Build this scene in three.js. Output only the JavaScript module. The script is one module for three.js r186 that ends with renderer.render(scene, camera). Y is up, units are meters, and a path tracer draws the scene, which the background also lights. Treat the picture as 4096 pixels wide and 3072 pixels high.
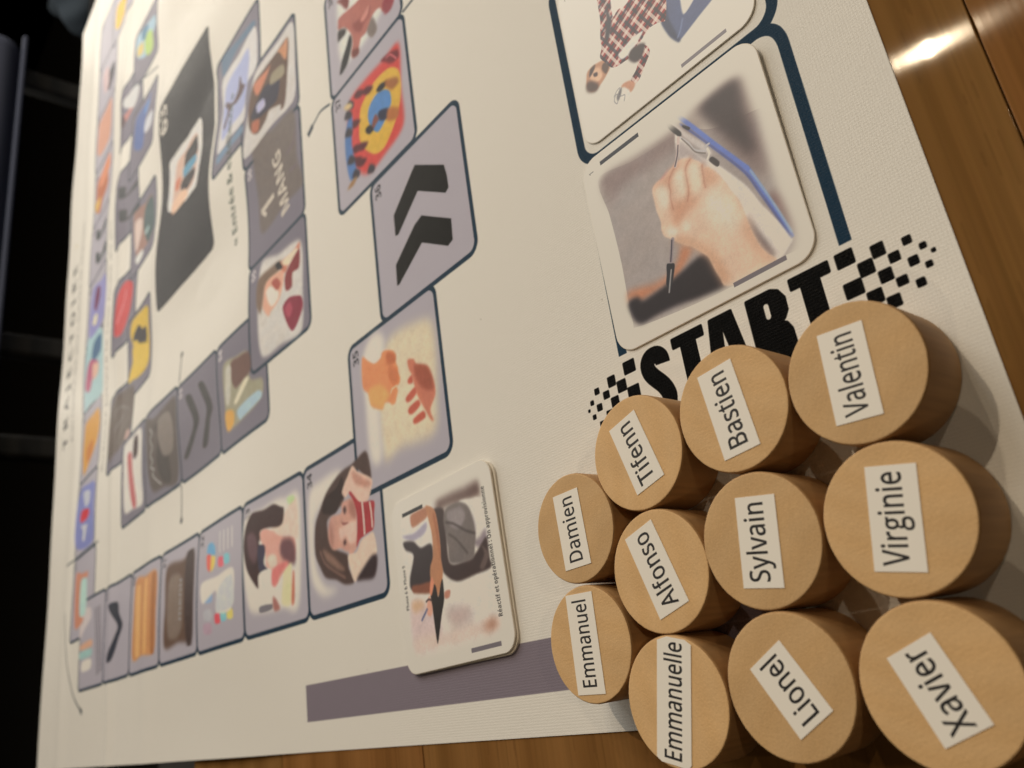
import * as THREE from 'three';
import { mergeGeometries } from 'three/addons/utils/BufferGeometryUtils.js';
import { RoundedBoxGeometry } from 'three/addons/geometries/RoundedBoxGeometry.js';
import { RectAreaLightUniformsLib } from 'three/addons/lights/RectAreaLightUniformsLib.js';

// ---------------------------------------------------------------- camera, lamps, exposure
const scene = new THREE.Scene();
scene.background = new THREE.Color(0x000000);
const MM = 0.001;
const V = (x, y, z = 0) => new THREE.Vector3(x * MM, z * MM, -y * MM);   // mat millimetres (x right, y away, z up) to metres
const camera = new THREE.PerspectiveCamera(51.05, 4 / 3, 0.01, 30);
camera.matrixAutoUpdate = true;
camera.position.copy(V(16.66, -48.22, 172.98));
camera.quaternion.setFromRotationMatrix(new THREE.Matrix4().makeBasis(
  new THREE.Vector3(-0.13496, -0.76750, 0.62669), new THREE.Vector3(0.92918, 0.12161, 0.34904), new THREE.Vector3(-0.34410, 0.62941, 0.69673)));
camera.focus = 0.224;
camera.userData.fStop = 15;
const renderer = new THREE.WebGLRenderer({ antialias: true });
renderer.toneMapping = THREE.LinearToneMapping;
renderer.toneMappingExposure = 1;
renderer.shadowMap.enabled = true;
renderer.shadowMap.type = THREE.PCFSoftShadowMap;
RectAreaLightUniformsLib.init();

const WARM = new THREE.Color().setRGB(1, 0.79, 0.54), PALE = new THREE.Color().setRGB(1, 0.96, 0.86);
function downlight(name, x, y, z, intensity, color, size) {
  const l = new THREE.PointLight(color, intensity, 0, 2);
  l.name = name; l.position.copy(V(x, y, z)); l.castShadow = true; l.shadow.radius = size; l.shadow.mapSize.set(2048, 2048);
  l.shadow.camera.near = 0.1; l.shadow.camera.far = 8;
  scene.add(l);
}
downlight('spot_lamp_light', 1320, 399, 1750, 3.3, WARM, 0.8);
downlight('spot_lamp_light', 2341, 197, 1750, 2.0, WARM, 1.3);
downlight('spot_lamp_light', -1090, 197, 1750, 0.75, WARM, 1.3);
downlight('spot_lamp_light', 40, -2550, 1750, 1.7, WARM, 1.3);
downlight('spot_lamp_light', 1150, -960, 1750, 1.0, WARM, 1.3);
function unseenAreaLight(x, y, z, w, t, level, color, tx, ty, tz) {  // soft area lights out of view, placed to brighten the mat
  const l = new THREE.RectAreaLight(color, level, w, t);
  l.name = 'unseen_area_light'; l.position.copy(V(x, y, z)); l.lookAt(V(tx, ty, tz)); scene.add(l);
}
unseenAreaLight(1600, 720, 1000, 0.9, 0.9, 6.2, PALE, 350, 350, 0);  // unseen source right of the mat, brightens its right side
unseenAreaLight(1400, 2050, 720, 2.0, 1.1, 3.7, new THREE.Color().setRGB(1, 0.93, 0.81), 900, 600, 300);  // unseen source beyond the mat, brightens the far squares and their sheen

// ---------------------------------------------------------------- helpers
let seed = 7;
const rnd = () => { seed = (seed + 0x6d2b79f5) | 0; let t = Math.imul(seed ^ (seed >>> 15), 1 | seed); t = (t + Math.imul(t ^ (t >>> 7), 61 | t)) ^ t; return ((t ^ (t >>> 14)) >>> 0) / 4294967296; };
const hash = (x, y, s) => { let h = Math.imul(x, 374761393) ^ Math.imul(y, 668265263) ^ Math.imul(s, 974634777); h = Math.imul(h ^ (h >>> 13), 1274126177); return ((h ^ (h >>> 16)) >>> 0) / 4294967296; };
function noise(x, y, s, wx = 1e9, wy = 1e9) {
  const ix = Math.floor(x), iy = Math.floor(y), fx = x - ix, fy = y - iy, u = fx * fx * (3 - 2 * fx), v = fy * fy * (3 - 2 * fy);
  const m = (a, w) => ((a % w) + w) % w, h = (a, b) => hash(m(a, wx), m(b, wy), s);
  return (h(ix, iy) * (1 - u) + h(ix + 1, iy) * u) * (1 - v) + (h(ix, iy + 1) * (1 - u) + h(ix + 1, iy + 1) * u) * v;
}
const toS = (l) => (l <= 0.0031308 ? l * 12.92 : 1.055 * Math.pow(l, 1 / 2.4) - 0.055);
function dataTexture(w, h, fn, srgb) {
  const d = new Uint8Array(w * h * 4);
  for (let j = 0; j < h; j++) for (let i = 0; i < w; i++) {
    const c = fn(i / w, j / h), o = (j * w + i) * 4;
    for (let k = 0; k < 3; k++) d[o + k] = Math.max(0, Math.min(255, Math.round(255 * (srgb ? toS(Math.max(0, c[k])) : c[k]))));
    d[o + 3] = 255;
  }
  const t = new THREE.DataTexture(d, w, h, THREE.RGBAFormat);
  t.wrapS = t.wrapT = THREE.RepeatWrapping; t.magFilter = THREE.LinearFilter; t.minFilter = THREE.LinearMipmapLinearFilter; t.generateMipmaps = true;
  if (srgb) t.colorSpace = THREE.SRGBColorSpace;
  t.needsUpdate = true;
  return t;
}
const used = {};
function numbered(name) { const n = used[name] = (used[name] ?? -1) + 1; return n ? `${name}_${String(n).padStart(3, '0')}` : name; }
function shadows(o) { o.castShadow = o.receiveShadow = true; return o; }
function thing(name, label, category, group) {
  const o = new THREE.Group(); o.name = numbered(name); o.userData = { label, category };
  if (group) o.userData.group = group;
  scene.add(o); return o;
}
function part(parent, name, geometry, material) { const m = shadows(new THREE.Mesh(geometry, material)); m.name = name; parent.add(m); return m; }
function structure(name, geometry, material) { const m = shadows(new THREE.Mesh(geometry, material)); m.name = name; m.userData.kind = 'structure'; scene.add(m); return m; }

// ---------------------------------------------------------------- print: everything below is drawn in mat millimetres
const ART = {
  card1: [
    [[178,172,177],0,0,[159,87.5,156.6,73.3,154.3,54.2,149,45.1,142.9,25,127.6,26,106.8,27.2,105,39.5,104.4,57.4,106.8,83.7,109.9,86.4,129.1,85.8,145.1,86.3]],
    [[151,136,140],2.2,0,[159.6,86.7,157.5,73.1,157,53.5,150.4,49.9,151.1,72.3,150.9,79.7,148.2,84.2]],
    [[125,107,111],3,0,[164.7,53.3,165,42.1,161,34.9,150.4,33.9,129.1,34.2,132.2,39,150.9,46]],
    [[68,60,69],1.6,0,[158.7,46.9,159.1,41.2,158.8,36.3,155.7,35.5,148,36.1,136.7,35.8,136.2,37.9,144.1,42.1,154.6,47.1]],
    [[211,145,115],1.2,0,[122.7,64.3,120.3,61.2,116.8,64.8,114.9,68.6,114.2,76,114.1,81.8,116.1,84.9,115.2,87.2,118.5,85.8,117.6,80.9,116.4,75.4,116.9,69.7,119.8,66.1]],
    [[134,105,110],1.4,0,[122.1,36.4,120.8,32.8,112.9,32,108.9,32.4,117.3,35.1]],
    [[46,42,51],0.8,0,[115.1,86.9,115.6,82.9,113.6,81.3,113.8,76.6,114.4,72,115.6,65.7,117,59,115,57,109.7,55.4,105.1,54.3,105.7,62.1,107,69.6,107.4,77.7,107.2,83.6,110.2,86]],
    [[238,236,239],0.3,0,[156.3,57,153.5,56,144.2,51.6,138.7,47.4,128.8,41.4,121.1,38.5,109.3,33.5,106.7,34.7,104.6,38.8,108.5,42.1,121.9,47.6,138.9,53,146.3,57.4,151.4,58.3]],
    [[103,98,113],0.8,0,[120.3,43.3,117.5,42.3,113.1,40.8,107.3,38.9,106.3,39.6,108.9,41.1,114.2,42.7]],
    [[189,181,188],0.8,0,[152,57.5,150.4,55.2,141.1,50.3,141.2,51.9,145.9,55.3,147.3,58.2]],
    [[109,136,227],0.2,0,[163,57.4,155.9,53.5,145.9,48,132.4,40.4,124,37.7,109.4,33.5,109.6,32.8,119.6,35.3,131.9,38.6,133.8,39.5,145.3,46.1,154.2,51,162.4,55.9]],
    [[74,93,180],0.3,0,[156.4,54.2,145.9,48,132.4,40.4,124,37.7,109.4,33.5,109.6,33.9,123.8,38.2,132.1,40.9,145.7,48.5,156.3,54.7]],
    [[167,199,239],0.3,0.5,[131.3,38.8,119.5,35.4,109.8,33]],
    [[218,214,220],0.4,0,[163.5,59,156.9,55.7,145.8,49,142.1,48,144.4,49.9,152.2,54.8,157.5,57.2,163,59.7]],
    [[59,57,64],0.15,0,[159.7,59.3,159.7,58.3,155.1,55.6,153.6,55.5,153.9,56.5,157.9,58.8]],
    [[50,50,59],0.15,0,[156.3,54.4,154.1,52.3,153.6,53,155.5,54.4]],
    [[207,207,218],0.1,0.6,[153.3,56.1,150.1,54,147.1,52.9,144.9,50.3,144.4,48.9,145.7,49.3,145.8,48]],
    [[134,128,129],0.1,0.35,[152.6,55.7,149.1,54,146.1,52.6,143.8,49.8]],
    [[68,65,72],0.15,0,[141.6,48.1,138.9,46.5,138,47.5,141.1,49.3]],
    [[239,239,239],0.1,0.7,[144.7,48.9,143.1,48.7,141.9,49.6]],
    [[239,212,196],0.25,0,[105.6,54.6,108.3,55.3,110.9,56.1,115,57,117.2,58.4,120.5,61.1,123.1,64.2,126.4,67.1,128.1,68.9,130.4,69.4,133.1,69,136.9,69.5,140,69.5,143,69.4,144.6,68.6,145.2,66.7,145.1,64.7,146,62.5,146.5,60.1,147,57.8,145.8,55.4,143.1,52.6,141.4,51.8,140.1,51.7,139.6,50.2,137,48.4,132.9,46.5,129.5,45.5,125.8,44.1,122.7,43.6,119.9,43.4,117.5,43.2,114.2,42.7,110.6,41.9,107.7,40.5,105,38.7,104.7,42.3,104.9,47.7,104.2,51.6]],
    [[218,172,145],1.4,0,[126.2,67.2,123.1,64.2,120.5,61.1,117.2,58.4,115,57,110.9,56.1,105.7,54.6,106.4,52.5,112.6,54.1,116.8,56,121.9,60.2,125.2,63.6]],
    [[224,181,158],1.6,0,[119.9,43.4,114.2,42.7,107.7,40.5,105,38.7,106.4,41.3,111.7,43.9,117.9,45.4]],
    [[220,172,150],1.4,0,[136.5,64.5,135.4,60.9,133.7,56.5,131.8,54.9,131.2,58.8,129.4,62.5,128,65.1,132.8,64.9]],
    [[229,186,164],1,0,[140.4,51.8,138.9,49.9,134.8,48,133.3,49.4,134.5,52.1,137.5,52.3]],
    [[224,179,158],0.9,0,[144.2,68.7,144.7,64.5,146.3,60.2,146.8,57.8,144.6,59.5,143,62.7,141.4,64.3]],
    [[167,107,94],0.2,0.38,[145.1,54.8,144.3,56.1,143,57.1,140.7,57.4,138.3,57.5,136.1,57.9,133.9,58.9]],
    [[218,172,153],0.8,1.3,[145.1,54.8,144.3,56.1,143,57.1,140.7,57.4,138.3,57.5,136.1,57.9,133.9,58.9]],
    [[167,107,94],0.2,0.38,[141.2,51.7,139.8,52.1,137.9,52.2,135.9,52.5,134.4,52.5]],
    [[218,172,153],0.8,1.3,[141.2,51.7,139.8,52.1,137.9,52.2,135.9,52.5,134.4,52.5]],
    [[167,107,94],0.2,0.38,[146.1,59.9,143.9,62.5,141.9,63.4,139.9,63.4,138.2,64,135.7,64,134.3,64]],
    [[218,172,153],0.8,1.3,[146.1,59.9,143.9,62.5,141.9,63.4,139.9,63.4,138.2,64,135.7,64,134.3,64]],
    [[239,239,234],1,0,[130,67.9,129.1,65.3,127.4,64.1,126.5,65.5,128,67.8]],
    [[239,238,228],1,0,[129,62.6,127.7,60.3,126,60.2,126.8,62.1]],
    [[239,236,226],2.2,0,[133.1,51.5,131.4,47.9,125.4,45.7,119.7,45.4,119.2,49.4,124.5,53.9,129.4,54.1]],
    [[239,231,218],1,0,[143.9,60.8,143.7,58.1,140.7,58.1,137.1,58.8,136,60.2,139.4,60.9]],
    [[239,231,218],1,0,[143.5,55.5,141.3,52.9,138.1,53.2,134.7,54.1,135.4,56.1,139.6,56.5]],
    [[239,233,223],1,0,[142.8,68.2,143.5,66,141,64.4,137.7,64.7,135.6,66.4,138.1,68]],
    [[222,162,153],0.5,0,[144.2,68.7,144.9,65.9,144.8,64.8,146.4,62.4,148.3,61.3,146.8,62.3,145.3,65.5]],
    [[222,205,207],0.12,1,[153.5,56.7,151.4,57.4,148.9,58.4,146,59.9]],
    [[107,100,113],0.1,0.5,[151.4,57.4,148.7,58.4,146.1,60]],
    [[167,157,169],0.12,1.3,[125.9,66.6,123.5,67.6,120,68.8]],
    [[79,76,91],0.1,0.45,[125.8,66.9,123.1,67.8,120.1,68.9]],
    [[48,50,61],0.12,0,[119.9,70.4,119.5,69,118.6,67.9,114.9,69.5,112.4,71.1,114.3,72.1,117.2,71.2]],
    [[167,167,175],0.12,0.5,[117.7,69.4,113.8,71,111.8,71.8]]
  ],
  card2: [
    [[83,98,146],0.25,0,[207.3,51.4,199.2,50.1,194.5,51.9,193.4,53.4,187.2,51.9,183.4,49.9,183.1,49.1,184,46.1,185.7,41.1,187.1,36.5,189,31.5,195.4,38.5,191.8,41.7,190.1,45.8,195.3,45.7,201.2,44.8]],
    [[54,65,101],0.4,0,[199.2,50.1,193.5,50.7,187.6,49.8,183,48.9,183.3,49.8,187.2,51.9,193.4,53.4,194.5,51.9]],
    [[123,141,194],0.3,0.5,[189,46.5,186.1,48.1,184.5,49.5]],
    [[196,145,117],0.3,0,[196.4,85.1,198.7,84.1,199.2,81.5,198.5,78.2,197.6,75.6,197,73,195.4,69.8,193.6,70.6,194.5,73.6,193,75.5,191.6,77.7,190.5,80.2,190,82.6,191.2,84.6,194.2,85.5]],
    [[239,198,170],0.4,0,[197,83.2,197.7,81.6,196.9,79.2,193.3,78.4,192.3,80.3,193.3,82.4,195.1,83.4]],
    [[79,57,53],0.6,0,[193.9,85.8,195.2,84.8,194.1,82.8,191,80.6,189.6,82.1,190.6,84.2,192,85.6]],
    [[90,65,58],0.3,0,[196.8,77.5,196.5,75.9,194.3,75.2,192.6,76.9,195.1,78.2]],
    [[68,50,50],0.3,0,[198.7,82.8,198.9,80.4,197.1,81.7,196.3,83.7]],
    [[70,50,53],0.2,0,[196.3,81.9,195.8,80.3,194.5,80.4,195,81.7]],
    ['plaid',0,0,[227.6,73.4,220.7,74.2,212.7,74.7,206.6,76.1,202.8,76.5,199.9,77.9,196.7,76.4,193.2,74.5,191.8,72.1,191.3,69,190.7,67,187.8,64.6,185.4,65.8,183.6,68.4,181.2,67.3,181.9,65,184.6,62.3,186.9,59.9,189.1,59.7,191.5,61.1,192.8,62.4,195,58.2,194.5,54.8,193.1,52.2,195.3,51.1,199.2,50.1,205.8,49.8]],
    [[238,239,239],0.2,0,[223,68.5,216.3,69.2,209.8,69.7,210.5,67.3,209.8,64.3,210.8,61.9,214.2,58.9]],
    [[229,233,239],0.25,0,[195.3,71,195.9,69.2,196.8,64.9,196.1,60.2,194.1,62.8,192.8,65.4,192.4,68.2,193,70.2]],
    [[54,43,50],0.4,0,[193.2,65.9,192.7,62.3,191,60.7,188,63,188.1,65.6,191.1,67.5]],
    [[46,41,58],0.4,0,[216.3,71.6,208.3,70.7,203.1,73.7,205.2,74.3,210.5,72.2]],
    [[205,150,125],0.3,0,[183.8,72.5,184.4,71.3,183.5,68.6,181.4,67.3,180.1,68.2,179.9,69.8,182.8,71.1]],
    [[238,239,239],0.3,0,[181.6,73.3,182.5,71.7,181.2,70,179,69.9,178.1,71.8,179.8,73.5]],
    [[107,107,117],0.25,0,[181.8,74.9,183.1,73.5,183.7,72.3,181.5,73.2,180.2,74.7]],
    [[134,136,149],0.12,0.25,[182.6,75.9,183.8,74.4,184,73,182.5,73.9,179.6,75.2,181.2,76.1,182.8,74.9,181,73.2,180.4,71.8,178.6,72.5]]
  ],
  card3: [
    [[239,239,239],1,0,[83,215.3,83.1,198.7,83,176.3,82.1,164,61.8,163,32.4,163,30.8,164.6,31.9,216.9,56.1,217]],
    [[229,211,217],1.8,0,[50.2,214.8,44.9,198.6,34,198.7,33.9,215.5]],
    [[239,221,217],2,0,[37.1,215,36.1,190.8,36.5,165,32.5,163.4,31.6,182.8,31.7,214.9]],
    [[206,189,192],2.2,0,[43.6,193.1,42.7,180.6,38.3,177.9,36.8,188.9]],
    [[187,142,124],1.6,0,[34.3,173.6,36.4,167.4,34.2,165.5,32.7,169]],
    [[102,78,76],1.8,0,[82.2,191.8,82.7,183.9,82.3,172.8,82.5,164.7,77.3,164.9,77.9,173.7,79,184.6,78.8,190.5]],
    [[239,239,239],0.5,0,[78.5,177.2,77.7,170.1,76.5,165.1,71.3,164.2,65.7,164.3,63.5,168.6,65.7,171.6,73.3,174.6]],
    [[152,142,158],0.8,0,[72.5,171.1,67.4,170,63.5,171.2,63.5,168.6,65.7,164.3,60.2,165,59.9,168.5,62.7,172.2]],
    [[65,50,52],0.5,0,[79.6,193.8,78.9,187.5,73.4,186.6,59.2,187.4,57.8,177.6,58.6,172.2,60.9,168.3,62.6,164.5,56.1,164.6,52.5,164.5,51.9,173.5,51.8,184.4,55.9,191.3,61.1,192.8,70.2,192]],
    [[122,115,118],0.5,0,[74.3,187.9,77.8,186.3,78.8,182.7,78.4,177.2,76.2,173.1,72.5,171.1,65.4,170.4,61.1,171.7,57.2,174.2,58.7,186.6,64.8,187.3]],
    [[155,149,158],0.7,0,[76.4,185.1,76.7,177.5,72.8,174.7,69.5,178.9,71.7,184.1]],
    [[78,70,73],0.4,0.8,[73.4,186.6,71.8,182.2,67.7,175.7,65.5,170.8]],
    [[85,78,79],0.4,0.8,[68.8,185.6,65.8,181.5,59.9,176.3]],
    [[106,90,90],0.5,0,[60.9,168.3,57.6,167.2,53.7,170.6,52.7,168.2,57.1,164.8]],
    [[239,239,239],0.5,0,[82,215.8,83,212.5,81.8,208.8,76.1,208.3,77.9,199.7,74.6,196.7,67.7,196.9,69.3,205.3,73.8,216.3]],
    [[176,172,200],0.6,0,[75.5,216,74.8,207.5,76.8,198.8,73.2,200.5,72.2,209]],
    [[55,45,51],0.5,0,[73.1,215.7,71.9,209,68.4,204.4,67.5,196.9,54,198.5,54.4,203.8,54.7,213.4,58.9,213.8,66.7,209.7,70,214.7]],
    [[185,127,102],0.5,0,[81.8,208.8,82.4,203,82.1,197.4,78.8,197.5,77.5,202.8,77.3,208.5]],
    [[141,85,65],0.5,0,[55.9,212.8,55.4,206.7,54.9,200.7,51.2,201.2,52,207.3,53.4,212.7]],
    [[196,140,107],0.3,0,[82.8,198,80.2,193,75.2,191.7,66.8,191.7,61.5,192.3,57.2,192.1,53.2,193.6,48.9,196.9,51.2,197.9,56,200.3,60.2,199.6,63.6,197.2,71.1,196.2,78.2,197.4]],
    [[176,112,82],0.5,0,[78.3,193,70.2,192,61.6,192.7,62.7,193,70.5,193.4,78,194.1]],
    [[44,39,41],0.2,0,[53.6,199.2,52.8,197.6,48.8,196.9,53.3,194.2,54.1,192.9,47.6,193.4,42,196.3,33.9,200.1,34.3,201,43.8,201.3,50.2,201.6]],
    [[229,152,124],0.25,0,[55.5,200.6,56.3,199.3,54,198.5,50.1,201,51.3,201.9]],
    [[199,140,124],0.3,0,[49.8,192.5,49.8,189.2,47.5,190.1,47.5,192.9]],
    [[233,177,161],0.35,0,[47.5,204.5,50.4,202.5,48,201.5,44.8,201.4,43.1,203,44.3,205.1]],
    [[106,117,161],0.2,0.9,[45.9,204.8,44.3,206.8,42.7,208.9]],
    [[72,58,65],0.2,0.7,[48.6,204.8,49.1,203.2,48.6,201.7]],
    [[222,189,161],1.2,0,[50.1,214.3,49.6,207.7,47.2,206.1,46.1,213.4]]
  ],
  mat: [
    [[239,239,239],2,0,[110.8,296.3,115.7,281.9,115.7,266.5,108.8,264.2,104.3,283.2,97.9,291.9,79.3,292.9,67.8,285.3,64.2,273.1,63.7,288,75,297.9]],
    [[87,71,70],0.6,0,[115,255.1,116.1,249.9,117.5,242.8,114.1,239.9,104.4,239,104.9,242.7,111.6,250.5,109.1,258,102.3,263,99.8,265.4,97.6,273.1,95.1,279.9,84.4,277.9,80.5,271,76.8,262.8,71.6,263,64.9,259,65.1,266.9,68.4,274.6,71,283.9,76.4,288.7,82.3,292.5,89.6,292.8,97.1,290.9,102.8,285.7,108.6,279.4,113.2,269,114.7,261.4]],
    [[60,48,49],0.5,0,[111.8,263.8,108.6,269.5,106.3,280.8,100.2,283.7,97.4,272,101.6,266.2,103.3,262.9]],
    [[147,118,109],0.8,0,[84,285.6,78.1,281.9,72.3,272.1,71.2,266.1,75.6,271.6,79.8,277.4]],
    [[133,105,100],0.5,1.2,[83.4,287.9,77.6,284.2,73.2,277.2,67.9,266.5]],
    [[217,169,159],0.5,0,[96.3,276.5,96.1,266.9,100.3,265.3,100.5,258.1,99,254.3,92.8,253.2,86.2,254.1,79.1,255.1,78.4,263.1,81,268.9,82,276.1,88.8,279.6]],
    [[239,208,201],0.8,0,[90,266.7,90.2,254.5,82,255.2,81.3,260.7,85.5,264.2,84.4,268.4,89.7,269.8]],
    [[92,69,73],0.5,0,[97.2,264.9,98.5,263,96.4,261.9,94.8,263.5]],
    [[97,74,79],0.5,0,[83.4,266.3,84,264.2,82.1,263.6,81.6,265.7]],
    [[183,133,126],1,0,[99.8,259.2,97.6,254.5,91.1,254.4,94.2,259]],
    [[183,138,132],1.2,0,[94.6,277.8,90.9,275,83,276,86.6,278.7]],
    [[159,105,106],0.3,0,[94.4,268.2,92,266.4,90.6,260.5,90.5,265.6]],
    [[238,208,198],0.4,0,[110.5,259.3,114.2,254.2,110.4,249.7,104.4,239,100.2,239.6,95.5,244.1,98.1,252.4,103.2,257.7,102,262,104.8,264.8,108.2,262.2]],
    [[209,159,147],0.8,0,[111.8,254.6,106.2,245.4,102.5,239.3,101.9,244.1,106.3,253.3]],
    [[178,71,79],0.3,0,[103,258.8,103.2,256.7,96.9,249.7,94.6,238.6,89.4,238.9,83.5,240.2,82.4,246,81.3,251.9,78.7,255.1,86.1,253.6,92.8,253.2,98.8,255.3]],
    [[239,239,239],0.2,1.1,[96,248,90,247.7,82.8,247.8]],
    [[239,239,239],0.2,0.9,[94.7,241.8,89.9,241.1,84.2,241.1]],
    [[219,172,162],0.3,0,[78.6,262.1,78.7,255.1,77.2,257.3,75.9,260.4]],
    [[239,218,207],0.4,0,[76.8,262.8,76.8,255.4,80.7,251,81.8,245.1,81.7,240.5,73.5,239,71.8,244.7,67.8,252.8,64.8,258.5,70.4,261.7]],
    [[65,53,58],0.8,0,[65.2,257,68.5,251.8,72.6,243.7,72.1,239.2,67.2,240,63.7,243.2,64.3,251.4]],
    [[239,239,239],1.8,0,[116.5,367.1,117.7,346.4,118.6,331.1,117,320.6,113.2,305.8,64.3,310.7,64.4,327.9,65.5,350.2,69.8,363.9,94.1,369.9]],
    [[239,221,213],0.7,0,[110.3,321.2,114,313.2,112.2,308.3,94.2,308.9,97.1,317.3,100.2,333.9,105.3,336.2,107.1,326.7]],
    [[207,236,186],0.6,0,[116.6,318.7,115.9,311.7,113.5,311.3,112.7,317.1]],
    [[75,58,61],0.5,0,[109.3,367.5,114.6,364.2,118.1,358,116.7,345.1,116.9,333.9,113.8,326.1,111.8,322.4,105.4,324.2,104.3,329.6,106.2,340.3,106.3,348.7,102.2,348.9,100.2,350.5,86.6,345.9,78.1,352,82.7,358.8,90.3,365.6,101.1,368.7]],
    [[113,89,100],1.3,0,[107.4,364.6,106.7,355.8,98.8,352,91.3,355.4,96.2,362.3]],
    [[238,182,174],0.5,0,[105.3,349.4,106.5,344.4,103.3,335,99.3,327.4,94.9,312.5,85.2,312.8,85,317.2,82.1,318.7,80.3,326.5,76,333.3,77.2,337.1,84.6,337.9,87.2,343.1,94.8,343.9,100.2,347.7]],
    [[239,226,216],0.8,0,[91.2,342.8,92.3,337.3,90.2,332.1,85.2,332.5,85.9,339.1]],
    [[121,87,97],1.3,0,[97.1,325,95.7,316.2,90.5,312.3,83.1,313,84.4,319.7,89.1,327,93.8,327.9]],
    [[231,138,141],0.8,0,[84.3,336.6,85.9,324.7,84.4,319.7,80.7,329,76.5,333.2,77.3,337.8]],
    [[73,71,94],0.3,0,[98.8,352,98.5,345,94.8,343.9,89.4,345.7,84,340.6,82.5,344.8,87.1,351.4]],
    [[239,239,239],0.25,0,[84.8,351.6,85.1,340.5,75.9,339.2,67.2,339.3,66.8,351.4,76.4,352.2]],
    [[135,133,147],0.2,0,[68.8,351.9,68.2,339.2,65.7,338.9,65.7,351.5]],
    [[238,239,198],0.6,0,[80.6,325.2,84,317.3,78.6,317.2,65.1,319.1,66.5,328.3,74.9,326.9]],
    [[207,128,112],0.7,0,[79.4,315.9,78,314.2,65.6,315.4,65.5,318.4]],
    [[183,128,126],0.7,0,[71.3,337.6,69.6,333.8,64.7,330.4,64.6,336.8]],
    [[115,180,239],0.5,0,[109.8,422.2,114.2,420.9,114.6,414.5,110.9,409.1,105.7,408.5,107.4,414.7]],
    [[239,115,104],0.5,0,[108.4,422.3,107,415.2,98.4,415.9,101.2,421.1]],
    [[239,211,113],0.5,0,[106.3,414.2,105.2,408.3,99.9,409.4,98.2,414.9]],
    [[155,156,167],0.2,0.8,[89.4,427.7,87.9,405.4]],
    [[155,186,234],0.4,0,[87.8,425.4,86.5,413.5,81,412.6,82.2,424.5]],
    [[193,197,212],0.4,0,[77.8,425.6,76.8,413.7,71.4,412.9,72.3,424.7]],
    [[193,169,193],0.4,0,[70.3,426.5,69.4,414.6,64.1,413.8,64.9,425.5]],
    [[239,104,120],0.3,0,[73.4,408.5,72.8,401.4,68.1,400.9,68.6,408.1]],
    [[143,211,239],0.3,0,[73.4,400.2,72.9,393.3,68.3,392.8,68.8,399.9]],
    [[239,224,136],0.3,0,[73.4,391,72.9,384.3,68.3,383.9,68.7,390.8]],
    [[231,115,136],0.3,0,[103.6,403.2,102.7,396.1,97.8,395.6,98.7,402.9]],
    [[143,211,239],0.3,0,[103.8,394.9,102.9,388,98,387.5,98.9,394.6]],
    [[239,239,239],0.6,0,[93.6,430.2,93.7,405.2,93.8,382,73.8,385.2,74.4,405.8,85.9,406.7,82.1,427.8]],
    [[216,222,239],0.5,0,[78.9,406.9,86.9,401.9,90.8,384.4,75.2,382.9,74,403.5]],
    [[231,235,239],0.2,1.2,[117.7,402.1,106.5,401.2]],
    [[231,235,239],0.2,1.2,[117.4,396.1,106.3,395.3]],
    [[231,235,239],0.2,1.2,[117.2,390.2,106.2,389.4]],
    [[231,235,239],0.2,1.2,[117,384.4,106.1,383.7]],
    [[110,90,82],1.4,0,[115.1,494.9,114.6,466,114.6,446.1,88.5,444.8,65.8,447.5,65.9,471.1,66,496.3,90.7,495.6]],
    [[80,68,69],1.4,0,[114.5,460.2,114.4,444.8,65.6,446.2,66,457]],
    [[140,126,120],1.4,0,[105.9,489.9,103.7,465.9,72.7,465.5,71.9,488.9]],
    [[216,159,113],1,0,[118.4,560.4,117.5,536.7,116.6,514.4,89.2,513.1,66.2,515.3,66,540.4,65.8,563.5,92.3,563.9]],
    [[239,189,132],0.8,0,[111.2,558,111.9,548.8,68.6,545.8,68.8,556.5]],
    [[181,126,88],0.8,0,[114.9,522.7,114.7,515.3,67.2,515.3,66.9,521.8]],
    [[239,189,132],0.8,0,[112.3,538.1,113.4,532.2,71,530.4,68.7,537.1]],
    [[59,63,78],0.4,0,[111.8,626.4,111.2,607.1,102.2,602,92.8,591.7,83.9,602,70.9,617,72.1,627.8,86.4,612.6,93.5,605.1,102,616.6]],
    [[218,211,218],0.8,0,[117.8,708.5,119.3,683.3,110.7,677,103.1,695.5,97.3,709.9]],
    [[226,183,161],0.6,0,[91.7,706.3,92.8,674.1,87.7,672.3,87.5,702.9]],
    [[170,211,215],0.7,0,[86,706.8,85.9,673,80.6,674,80.9,705.8]],
    [[239,239,239],0.7,0,[78.2,698.7,78.1,674.1,71,675.3,70.9,699.9]],
    [[87,85,97],0.4,1.6,[115.5,667.1,86.2,659.8,65,656.6]],
    [[87,85,97],0.4,1.6,[115.6,660.9,86.3,654.2,65.9,651.2]],
    [[87,85,97],0.4,1.6,[115.7,654.8,86.4,648.8,66.8,645.9]],
    [[213,150,129],0.8,0,[153.6,736.9,151.7,714.7,149.8,693.4,145,696.7,145.8,716.3,119,716.6,112.7,699.8,107.3,717,111.8,731.4]],
    [[193,230,239],0.7,0,[144.4,716,143.7,696.5,117.2,695.5,117.3,713.6]],
    [[132,142,213],1,0,[230.9,734.9,228.5,708.8,223.9,683.7,204.1,682.6,172.5,683.5,179.5,742.6,213.3,747.1]],
    [[211,42,62],0.4,0,[208.9,724.4,203.7,698.5,197.2,703.5,198.3,726.7,204,732.1]],
    [[211,217,239],0.8,0,[195.3,728.3,191.6,702.6,188.1,706,179.4,710.7,181.2,719.3,189.8,718.8]],
    [[200,208,239],0.6,0,[224.9,725.1,220.4,699.2,210.5,699.6,209.7,713.9]],
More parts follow.
